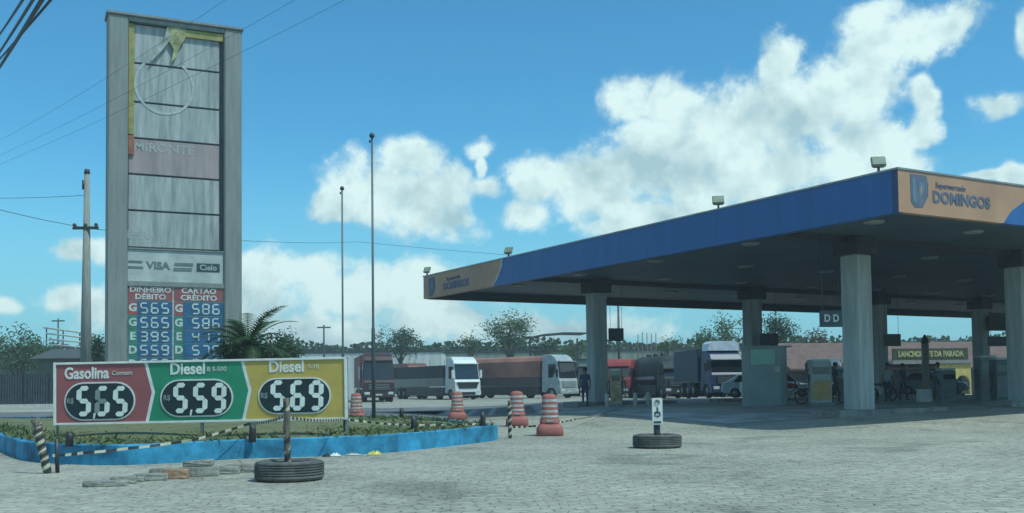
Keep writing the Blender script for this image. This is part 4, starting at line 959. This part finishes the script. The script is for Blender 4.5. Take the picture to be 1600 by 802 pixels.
def joints(arm=0.0, stride=.1, kind='stand'):
    # pelvis, waist, chest, neck, chin, head, top | arms | legs
    J = [(0, 0, .93), (0, .0, 1.08), (0, 0, 1.30), (0, 0, 1.46), (0, -.01, 1.54), (0, -.012, 1.62), (0, -.005, 1.70)]
    Rr = [.135, .12, .145, .058, .066, .088, .068]; E = [(0, 1), (1, 2), (2, 3), (3, 4), (4, 5), (5, 6)]
    for s in (-1, 1):
        k = len(J); J += [(s*.17, 0, 1.38), (s*.23, .02, 1.10), (s*.24, -.08-arm*(s > 0), .86+arm*.5*(s > 0)), (s*.235, -.11-arm*(s > 0)*1.2, .78+arm*.6*(s > 0))]
        Rr += [.062, .045, .033, .036]; E += [(2, k), (k, k+1), (k+1, k+2), (k+2, k+3)]
        for q, (dx, dy) in enumerate(((-.02, 0), (-.007, 0), (.007, 0), (.02, 0))):
            kk = len(J); w = J[k+3]; J += [(w[0]+dx, w[1]-.02, w[2]-.09)]; Rr += [.009]; E += [(k+3, kk)]
        kk = len(J); w = J[k+3]; J += [(w[0]-s*.035, w[1]-.03, w[2]-.045)]; Rr += [.011]; E += [(k+3, kk)]
        k = len(J); J += [(s*.09, 0, .86), (s*.10, -stride*s-.01, .48), (s*.105, -stride*s*1.3+.03, .09), (s*.11, -stride*s*1.3-.12, .045)]
        Rr += [.095, .062, .042, .04]; E += [(0, k), (k, k+1), (k+1, k+2), (k+2, k+3)]
    return J, E, Rr
person(gpos(1387, 45), R(-30), 'person in a pale grey shirt standing by the third far column', (.34, .38, .40), (.04, .05, .08), (.02, .015, .01), joints(.1))
person(gpos(1411, 48), R(40), 'person in dark clothes beside the dark motorcycle', (.05, .06, .09), (.03, .04, .05), (.02, .015, .01), joints(.3))
person(gpos(1466, 46), R(10), 'person in a teal shirt before the yellow arches', (.10, .18, .20), (.05, .06, .08), (.02, .015, .01), joints(.15))
person(gpos(1330-24, 43), R(90), 'person in dark blue standing between pump and big column', (.05, .08, .14), (.03, .04, .05), (.02, .015, .01), joints(.2, .15))
person(gpos(914, 45.5), R(-10), 'person in navy overalls left of the first far column', (.04, .06, .12), (.04, .06, .12), (.02, .015, .01), joints(.1, .06))
# white box beside the beige post
p = gpos(1444, 44.5); tag(MB().box(-.28, .28, -.2, .2, 0, .5, b=.02).box(-.30, .30, -.22, .22, .5, .56, b=.015).build('white_bin', M_white), 'white box on the ground beside the beige post', 'bin').location = p

# ------------------------------------------------------------------ shop building at right
SY = 84
sp = at(1300, 600, SY)
shop = thing('shop_building', (sp.x, SY, .08), R(6), 'low roadside shop with orange tiled roof, yellow lettered fascia and yellow arches', 'building')
def sp_(px, py): return face_pt(px, py, (sp.x, SY, .08), R(6))
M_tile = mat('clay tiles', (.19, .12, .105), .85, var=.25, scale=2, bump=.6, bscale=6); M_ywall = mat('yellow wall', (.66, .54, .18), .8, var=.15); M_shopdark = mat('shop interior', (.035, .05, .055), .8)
xL, xR_ = sp_(1236, 560)[0], sp_(1640, 560)[0]; zE = sp_(1500, 572)[1]; zR = sp_(1450, 531)[1]
MB().box(xL, xR_, 0, 9, 0, zE-.05).build('wall', mat('shop wall', (.16, .17, .16), .8, var=.2), shop)
mb = MB(); mb.add([(xL-.4, -.8, zE-.1), (xR_+.4, -.8, zE-.1), (xR_+.4, 5, zR), (xL-.4, 5, zR), (xL-.4, 10, zE), (xR_+.4, 10, zE), (xL-.4, -.8, zE-.25), (xR_+.4, -.8, zE-.25), (xR_+.4, 10, zE-.2), (xL-.4, 10, zE-.2)],
    [(0, 1, 2, 3), (3, 2, 5, 4), (0, 6, 7, 1), (6, 9, 8, 7), (4, 5, 8, 9), (0, 3, 4, 9, 6), (1, 7, 8, 5, 2)]); rf = mb.build('tiled_roof', M_tile, shop)
x0, z0 = sp_(1382, 564); x1, z1 = sp_(1497, 545)
fs_ = MB().box(x0, x1, -1.5, -1.3, z0, z1, b=.02).build('lettered_fascia', mat('sign olive', (.07, .09, .05), .6), shop)
text('LANCHONETE DA PARADA', .62, mat('yellow letters', (.50, .46, .22), .5), fs_, 'shop_lettering', T(((x0+x1)/2, -1.53, (z0+z1)/2)), .02, .03, xs=.72)
MB().box(x0-.1, x1+.4, -1.6, 0, z0-.32, z0-.01, b=.02).build('awning_edge', mat('awning grey', (.30, .28, .28), .7), shop)
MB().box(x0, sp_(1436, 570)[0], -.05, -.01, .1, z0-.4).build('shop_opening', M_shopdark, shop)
# yellow arcade wall with two arched openings
xa0, xa1 = sp_(1450, 580)[0], sp_(1502, 580)[0]; zA = z0-.35; wA = xa1-xa0
aw = MB(); hw = wA*.20
cxs = (xa0+wA*.30, xa0+wA*.76); top = []
pts = [(xa0, 0), (cxs[0]-hw, 0)]
for i in range(9): w = PI - PI*i/8; pts.append((cxs[0]+hw*math.cos(w), zA-1.5+hw*math.sin(w)))
pts += [(cxs[0]+hw, 0), (cxs[1]-hw, 0)]
for i in range(9): w = PI - PI*i/8; pts.append((cxs[1]+hw*math.cos(w), zA-1.5+hw*math.sin(w)))
pts += [(cxs[1]+hw, 0), (xa1, 0), (xa1, zA), (xa0, zA)]
aw.prism(pts, -1.45, -1.2); aw.build('arcade_wall', M_ywall, shop)
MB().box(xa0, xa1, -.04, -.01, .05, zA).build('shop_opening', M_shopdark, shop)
for px in (1405, 1425):
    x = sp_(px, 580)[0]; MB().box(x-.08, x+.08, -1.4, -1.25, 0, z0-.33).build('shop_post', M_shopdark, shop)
pp = gpos(1447, 60); 
bpst = thing('beige_post', (pp.x, 60, pp.z-.03), 0, 'square beige post in front of the lettered shop fascia', 'post')
hh_ = at(1447, 536, 60).z-pp.z
MB().box(-.17, .17, -.15, .15, 0, hh_, b=.02).build('shaft', mat('beige paint', (.30, .29, .21), .8, var=.2), bpst)
MB().lathe([(0, hh_), (.22, hh_+.01), (.2, hh_+.2), (.06, hh_+.5), (0, hh_+.52)], 12).build('lamp_head', M_dsteel, bpst)

# ------------------------------------------------------------------ background walls and sheds
def wallthing(name, px0, px1, py_top, Y, m, label, cat, depth=.3, cap=None):
    a = at(px0, py_top, Y); b_ = at(px1, py_top, Y); h = (a.z+b_.z)/2; o = thing(name, ((a.x+b_.x)/2, Y, 0), 0, label, cat); w = (b_.x-a.x)/2
    MB().box(-w, w, 0, depth, -.1, h, b=.02).build('wall', m, o)
    if cap: MB().box(-w-.1, w+.1, -.1, depth+.1, h+.002, h+cap, b=.02).build('coping', M_dsteel, o)
    return o
M_shed = mat('shed grey', (.62, .66, .64), .8, var=.2, scale=.3, streak=True)
sh1 = wallthing('long_shed', 430, 690, 552, 130, M_shed, 'long pale grey shed behind the maroon and white trucks', 'shed', 12, .25)
mb = MB()
for k in range(12): x = -10+k*1.9; mb.box(x, x+.05, -.03, -.003, 0, 4.6)
mb.build('wall_rib', M_conc, sh1)
sh2 = wallthing('long_shed', 692, 1300, 549, 138, mat('shed dull green', (.24, .28, .23), .8, var=.2, scale=.3, streak=True), 'long low greenish shed spanning behind the red trailer and canopy', 'shed', 12, .3)
mb = MB()
for k in range(20): x = -24+k*2.6; mb.box(x, x+.05, -.03, -.003, 0, 4.6)
mb.build('wall_rib', M_conc, sh2)
# flat tin roof on posts
tr = at(865, 530, 120); o = thing('tin_shelter', (tr.x, 120, 0), R(6), 'thin curved tin roof rising above the red trailer', 'shelter')
hh = at(865, 522, 120).z
mb = MB(); pr = [(-3.4, hh-.5), (-1.5, hh-.1), (1, hh+.1), (3.6, hh+.05)]
mb.prism(pr + [(x, z-.15) for x, z in reversed(pr)], -2, 2); mb.build('roof_sheet', M_dsteel, o)
for x in (-2.8, 2.8): MB().box(x-.1, x+.1, -.1, .1, 0, hh-.55).build('post', M_dsteel, o)
# left side dark metal fence
w0 = at(-120, 586, 78); w1 = at(120, 586, 78)
fn = thing('metal_fence', (w0.x, 78, 0), 0, 'dark corrugated metal fence with white kerb at far left', 'fence')
mb = MB(); Lw = w1.x-w0.x; n_ = 60
vs = []
for i in range(n_*2+1): x = Lw*i/(n_*2); vs += [(x, .08*(i % 2), .25), (x, .08*(i % 2), w0.z)]
mb.add(vs, [(2*i, 2*i+2, 2*i+3, 2*i+1) for i in range(n_*2)]); mb.build('corrugated_sheet', mat('fence dark', (.045, .06, .075), .6, .2, var=.3), fn, recalc=False)
for i in range(7): x = Lw*i/6; MB().box(x-.06, x+.06, -.08, -.01, 0, w0.z+.1).build('fence_post', M_dsteel, fn)
MB().box(0, Lw, -.35, .1, 0, .30, b=.02).build('white_kerb', M_offwhite, fn)
# small house with dark roof behind the board's left end
hp = at(105, 562, 88); ho = thing('small_house', (hp.x, 88, 0), R(4), 'small house with dark grey hip roof behind the price board', 'house')
zE = at(105, 560, 88).z; zR = at(105, 546, 88).z; ho.scale = (1.3, 1.3, 1)
MB().box(-1.9, 1.9, 0, 3, 0, zE, b=.02).build('wall', mat('house wall', (.09, .11, .08), .8, var=.2), ho)
mb = MB(); mb.add([(-2.3, -.5, zE-.02), (2.3, -.5, zE-.02), (2.3, 3.5, zE-.02), (-2.3, 3.5, zE-.02), (-1.5, 1.5, zR+.1), (1.5, 1.5, zR+.1)], [(0, 1, 5, 4), (1, 2, 5), (2, 3, 4, 5), (3, 0, 4), (0, 3, 2, 1)]); mb.build('roof', mat('dark roof', (.07, .085, .085), .7), ho)
# white lattice (open stand steps) above
lp = at(110, 545, 98); la = thing('lattice_frame', (lp.x, 98, 0), 0, 'sloping frame of white slats standing behind the small house roof', 'lattice frame')
for k in range(4):
    a = at(68+k*4, 512+k*9, 98); b2_ = at(152, 523+k*7, 98)
    MB().tube([(a.x-lp.x, 0, a.z), (b2_.x-lp.x, 0, b2_.z)], .10, 6).build('slat', M_offwhite, la)
for px in (72, 98, 124, 148):
    a = at(px, 512+(px-68)*.13, 98); MB().tube([(a.x-lp.x, .1, 0), (a.x-lp.x, .1, a.z)], .06, 6).build('upright', M_dsteel, la)

# ------------------------------------------------------------------ utility poles and wires
up = at(134, 600, 44); pole = thing('utility_pole', (up.x, 44, 0), 0, 'tapering grey concrete utility pole left of the sign tower', 'utility pole')
ph = at(136, 272, 44).z
MB().tube([(0, 0, 0), (0, 0, ph)], [.27, .11], 12).build('shaft', mat('pole concrete', (.27, .29, .27), .85, var=.2, streak=True), pole)
zc4 = at(134, 357, 44).z
MB().box(-.55, .55, -.16, -.06, zc4-.06, zc4+.06).build('crossarm', M_dsteel, pole)
for x in (-.48, 0, .45): MB().lathe([(0, 0), (.06, .02), (.09, .08), (.05, .14), (0, .16)], 10, M=T((x, -.11, zc4+.06))).build('insulator', mat('insulator', (.10, .07, .05), .3), pole)
MB().lathe([(0, ph), (.13, ph+.01), (.1, ph+.2), (0, ph+.22)], 10).build('cap', M_dsteel, pole)
MB().tube([(-.1, -.15, ph-.7), (-.1, -.15, ph-.3)], .05, 8).build('bracket', M_dsteel, pole)
for (px, pyt, Y, lab, arm) in ((91, 498, 120, 'thin far pole with short crossarm left of the concrete pole', 1), (506, 508, 115, 'thin far pole above the shed right of the palm', 1), (1462, 527, 110, 'thin far pole with crossarm above the shop roof', 1), (966, 478, 90, 'thin far mast right of the first far column', 0)):
    a = at(px, pyt, Y); o = thing('far_pole', (a.x, Y, 0), 0, lab, 'pole', 'thin poles far behind')
    MB().tube([(0, 0, 0), (0, 0, a.z)], [.13, .09], 8).build('shaft', M_dsteel, o)
    if arm: MB().box(-.75, .75, -.06, .06, a.z-.35, a.z-.2).build('crossarm', M_dsteel, o)
M_wire = mat('wire', (.03, .035, .04), .6)
def wire(a, b, sag, r, label):
    a, b = Vector(a), Vector(b); pts = []
    for i in range(25): t = i/24; p = a.lerp(b, t); p.z -= sag*4*t*(1-t); pts.append(tuple(p))
    o = MB().tube(pts, r, 5).build('overhead_wire', M_wire); return tag(o, label, 'wire', 'overhead wires')
def pole_at(x, y, h, lab):
    o = thing('utility_pole', (x, y, 0), 0, lab, 'utility pole'); MB().tube([(0, 0, 0), (0, 0, h)], [.2, .12], 10).build('shaft', mat('pole concrete', (.27, .29, .27), .85), o)
# thick near bundle, upper left
for i, (pa, pb) in enumerate((((66, -8), (-8, 112)), ((80, -8), (-8, 96)), ((52, -8), (-8, 88)), ((36, -8), (-8, 60)))):
    A = at(*pa, 8.0); B = at(*pb, 15.0); d = B-A
    wire(A - d*.8, B + d*1.2, .05, (.019, .012, .014, .012)[i], ['thick cable crossing the top left corner, lowest of the bundle', 'thin cable crossing the top left corner, right of the thick one', 'cable second from the left in the top left bundle', 'leftmost cable of the bundle in the top left corner'][i])
for i, ((a, ya), (b_, yb)) in enumerate((((520, -5), (30,)), ((446, -5), (30,)), ((340, -5), (30,)))) if False else []: pass
far_w = [((520, -6), (0, 246), 'thin wire from the top middle crossing before the tower, lowest of three'), ((444, -6), (0, 232), 'thin wire crossing over the tower top, middle of three'), ((338, -6), (-10, 214), 'thin wire above the tower, leftmost of three')]
for (pa, pb, lab) in far_w:
    A = at(*pa, 16); B = at(*pb, 26); d = B-A; wire(A-d*.35, B+d*.4, .25, .0026, lab)
wire(at(134, 356, 44), at(-260, 250, 30), .2, .012, 'thin wire leaving the concrete pole crossarm towards the left edge')
wire(at(134, 357, 44), at(560, 378, 95), .3, .014, 'thin wire from the pole crossarm passing behind the tower')
wire(at(560, 378, 95), at(1600, 420, 100), 1.0, .016, 'far thin wire stretching behind the canopy roof')
wire(at(136, 305, 44), at(-200, 296, 60), .3, .011, 'upper thin wire leaving the concrete pole to the left')

# ------------------------------------------------------------------ trees
def tree(px, py_top, py_base, wpx, Y, n, m, label, ls=.35, sparse=0.0, kind='tree', group='trees beyond the yard', seed=0, blobs=None, name='tree'):
    rnd = random.Random(seed+px)
    top = at(px, py_top, Y).z; bot = max(.6, at(px, py_base, Y).z); R_ = wpx/1600*Y/2; x0 = at(px, 600, Y).x
    o = thing(name, (x0, Y, 0), 0, label, kind, group)
    H = top-bot; cz = (top+bot)/2
    nb = blobs or 7; B = []
    for i in range(nb):
        a = rnd.uniform(0, 2*PI); q = rnd.uniform(.15, .72)
        z = bot + H*rnd.uniform(.25, .78); s = rnd.uniform(.30, .46)
        B.append((R_*q*math.cos(a), R_*q*math.sin(a)*.8, z, R_*s, min(R_*s, H*s*.9)))
    B.append((0, 0, bot+H*.6, R_*.45, H*.40))
    tk = MB(); tk.tube([(0, 0, -.1), (.05*R_, 0, bot*.6+.3), (0, 0, cz)], [R_*.07+.06, R_*.05+.05, .05], 8)
    for b in B: tk.tube([(0, 0, max(.4, bot*.8)), (b[0]*.5, b[1]*.5, (bot*.8+b[2])/2), (b[0], b[1], b[2])], [R_*.035+.03, .04, .02], 5)
    if sparse:
        for b in B:
            for _ in range(5):
                e = (b[0]+rnd.gauss(0, b[3]*.8), b[1]+rnd.gauss(0, b[3]*.8), b[2]+rnd.uniform(-.2, 1.0)*b[4]); tk.tube([(b[0], b[1], b[2]), e], [.025, .012], 4)
    tk.build('trunk', M_bark, o)
    mb = MB()
    while len(mb.f) < n:
        b = rnd.choice(B)
        # clumps of leaves near the shell of each lobe
        u = Vector((rnd.gauss(0, 1), rnd.gauss(0, 1), rnd.gauss(0, 1))).normalized(); rr = rnd.uniform(.55, 1.08) if not sparse else rnd.uniform(.2, 1.25)
        c = Vector((b[0]+u.x*b[3]*rr, b[1]+u.y*b[3]*rr, b[2]+u.z*b[4]*rr))
        if c.z < .3: continue
        for _ in range(rnd.randint(5, 9) if not sparse else 4):
            p = c + Vector((rnd.gauss(0, ls*.8), rnd.gauss(0, ls*.8), rnd.gauss(0, ls*.6)))
            a = Vector((rnd.gauss(0, 1), rnd.gauss(0, 1), rnd.gauss(0, .7))).normalized()*ls*rnd.uniform(.5, 1); e = a.cross(Vector((rnd.gauss(0, 1), rnd.gauss(0, 1), rnd.gauss(0, 1)))).normalized()*ls*.35
            mb.add([tuple(p-a*.5), tuple(p+e*.5), tuple(p+a*.5), tuple(p-e*.5)], [(0, 1, 2, 3)])
    mb.build('crown', m, o, recalc=False); return o
tree(28, 506, 590, 120, 92, 2600, M_leaf, 'broad green tree at the far left behind the metal fence', .42)
tree(-30, 520, 600, 90, 88, 1500, M_leafd, 'dark tree cut by the left edge of the view', .42)
tree(72, 530, 600, 60, 104, 1300, M_leafd, 'low dark bush tree left of the small house', .35)
tree(152, 520, 585, 34, 60, 900, M_leafd, 'narrow dark tree right behind the concrete pole', .25)
tree(626, 514, 556, 78, 122, 2400, M_leafd, 'rounded dark tree above the long shed right of the flagpoles', .40)
tree(798, 478, 556, 92, 112, 2200, M_leaf, 'open-branched green tree above the red trailer', .42, sparse=1)
tree(735, 517, 556, 44, 116, 700, M_leaf, 'small ragged tree left of the open-branched tree', .38, sparse=1)
tree(850, 526, 560, 64, 126, 900, M_leafd, 'low dark tree between open-branched tree and first column', .4)
tree(900, 535, 566, 66, 126, 1000, M_leaf, 'low green tree just left of the first column', .4)
tree(455, 512, 580, 40, 60, 700, M_leafd, 'dark bushy tree right behind the palm', .25)
tree(1100, 516, 560, 70, 110, 1500, M_leaf, 'green tree left of the second far column', .38)
tree(1140, 486, 556, 84, 100, 900, M_leaf, 'tall thin-leaved tree seen both sides of the second far column', .34, sparse=1)
tree(1045, 528, 560, 50, 118, 500, M_leaf, 'small sparse tree above the black tanker', .34, sparse=1)
tree(1225, 490, 556, 96, 96, 1700, M_leafd, 'big sparse-topped tree behind the grey kiosk', .36, sparse=1)
tree(1275, 515, 556, 52, 92, 900, M_leafb, 'russet green tree above the shop roof left of the big column', .32)
tree(1345, 536, 566, 40, 120, 500, M_leafd, 'small dark tree glimpsed right of the big column', .35)
tree(392, 515, 592, 120, 31.5, 4200, M_leafd, 'dense dark bush around the foot of the palm behind the price board', .13, name='bush', kind='bush', group=None)
tree(440, 523, 592, 62, 33, 1800, M_leafd, 'dark shrub right of the palm above the yellow price panel', .13, name='bush', kind='bush', group=None)
tree(352, 530, 592, 50, 30, 1300, M_leafd, 'low dark shrub left of the palm before the price grid', .12, name='bush', kind='bush', group=None)
# far-off wood as one mass
mb = MB(); rnd = random.Random(5)
while len(mb.f) < 9000:
    x = rnd.uniform(-75, 75); y = rnd.uniform(150, 158); hmax = 7.75 + .35*math.sin(x*.17+1)+.25*math.sin(x*.53)
    z = rnd.uniform(1.5, hmax)
    a = Vector((rnd.gauss(0, 1), rnd.gauss(0, .5), rnd.gauss(0, .8))).normalized()*rnd.uniform(.4, .9); e = a.cross(Vector((rnd.gauss(0, .4), 1, rnd.gauss(0, .4)))).normalized()*.35; p = Vector((x, y, z))
    mb.add([tuple(p-a*.5), tuple(p+e), tuple(p+a*.5), tuple(p-e)], [(0, 1, 2, 3)])
tag(mb.build('far_wood', M_leafd, recalc=False), 'continuous dark belt of far trees along the horizon', 'wood', kind='stuff')
tag(MB().box(-160, 160, 158, 159.5, 0, 7.3).build('far_bank', mat('bank green', (.04, .06, .035), .95, var=.3, scale=.3)), kind='structure')
# bare thin stems above the shed
mb = MB()
st = thing('bare_stems', (at(1008, 600, 105).x, 105, 0), 0, 'cluster of thin bare stems above the shed right of first column', 'bare plants')
for i in range(5):
    p = at(996+i*7, 516+random.uniform(0, 8), 105); x = p.x - st.location.x
    MB().tube([(x, 0, 0), (x+.05, 0, p.z)], [.08, .04], 5).build('stem', M_wood, st)

# palm in front of the tower
pb = at(388, 560, 29.5); palm = thing('palm', (pb.x, 29.5, .4), 0, 'dark feathery young palm in front of the sign tower, behind the price board', 'palm')
pc = at(392, 541, 29.5).z-.4
MB().tube([(0, 0, 0), (.03, 0, pc*.5), (0, 0, pc)], [.16, .14, .12], 10).build('trunk', M_bark, palm)
rnd = random.Random(11)
for i in range(30):
    az_ = 2*PI*i/30*1.618*3; el_ = rnd.uniform(.0, 1.08); L = rnd.uniform(1.2, 1.85)*(1.0 if el_ < 1.1 else .85)
    mb = MB(); dirh = Vector((math.cos(az_), math.sin(az_), 0)); pts = []; p = Vector((0, 0, pc)); e = el_
    for k in range(11):
        pts.append(p.copy()); p = p + (dirh*math.cos(e)+Vector((0, 0, math.sin(e))))*L/10; e -= .07 + .012*k*(1.2-el_*.5)
    mb.tube([tuple(q) for q in pts], [.018-.0014*k for k in range(11)], 4)
    for k in range(1, 11):
        for s in (-1, 1):
            for h2 in (0, .5):
                q = pts[k] if h2 == 0 or k == 10 else pts[k].lerp(pts[k+1], .5) if k < 10 else pts[k]
                t = (pts[min(k+1, 10)]-pts[k-1]).normalized(); side_ = t.cross(Vector((0, 0, 1))).normalized()*s
                ll = .30*math.sin(PI*(k+1)/12.5)+.06; tip = q + (side_*.8+t*.6+Vector((0, 0, -.12)))*ll
                w = t*.032; mb.add([tuple(q-w), tuple(q+w), tuple(tip)], [(0, 1, 2)])
    mb.build('frond', M_leafd, palm, recalc=False)

# ------------------------------------------------------------------ haze volume added as a veil to lift darks and soften contrast
hm = bpy.data.materials.new('added haze veil'); hm.use_nodes = True; hn = hm.node_tree; hn.nodes.clear()
pv = hn.nodes.new('ShaderNodeVolumePrincipled'); pv.inputs['Color'].default_value = (.84, .94, .98, 1); pv.inputs['Density'].default_value = .0012; pv.inputs['Anisotropy'].default_value = .2
ho_ = hn.nodes.new('ShaderNodeOutputMaterial'); hn.links.new(pv.outputs[0], ho_.inputs['Volume'])
HZ = MB().box(-1600, 1600, -110, 2600, -1.0, 18.0).build('haze', hm); HZ['kind'] = 'stuff'; HZ['label'] = 'thin pale haze added over the yard as a contrast veil'
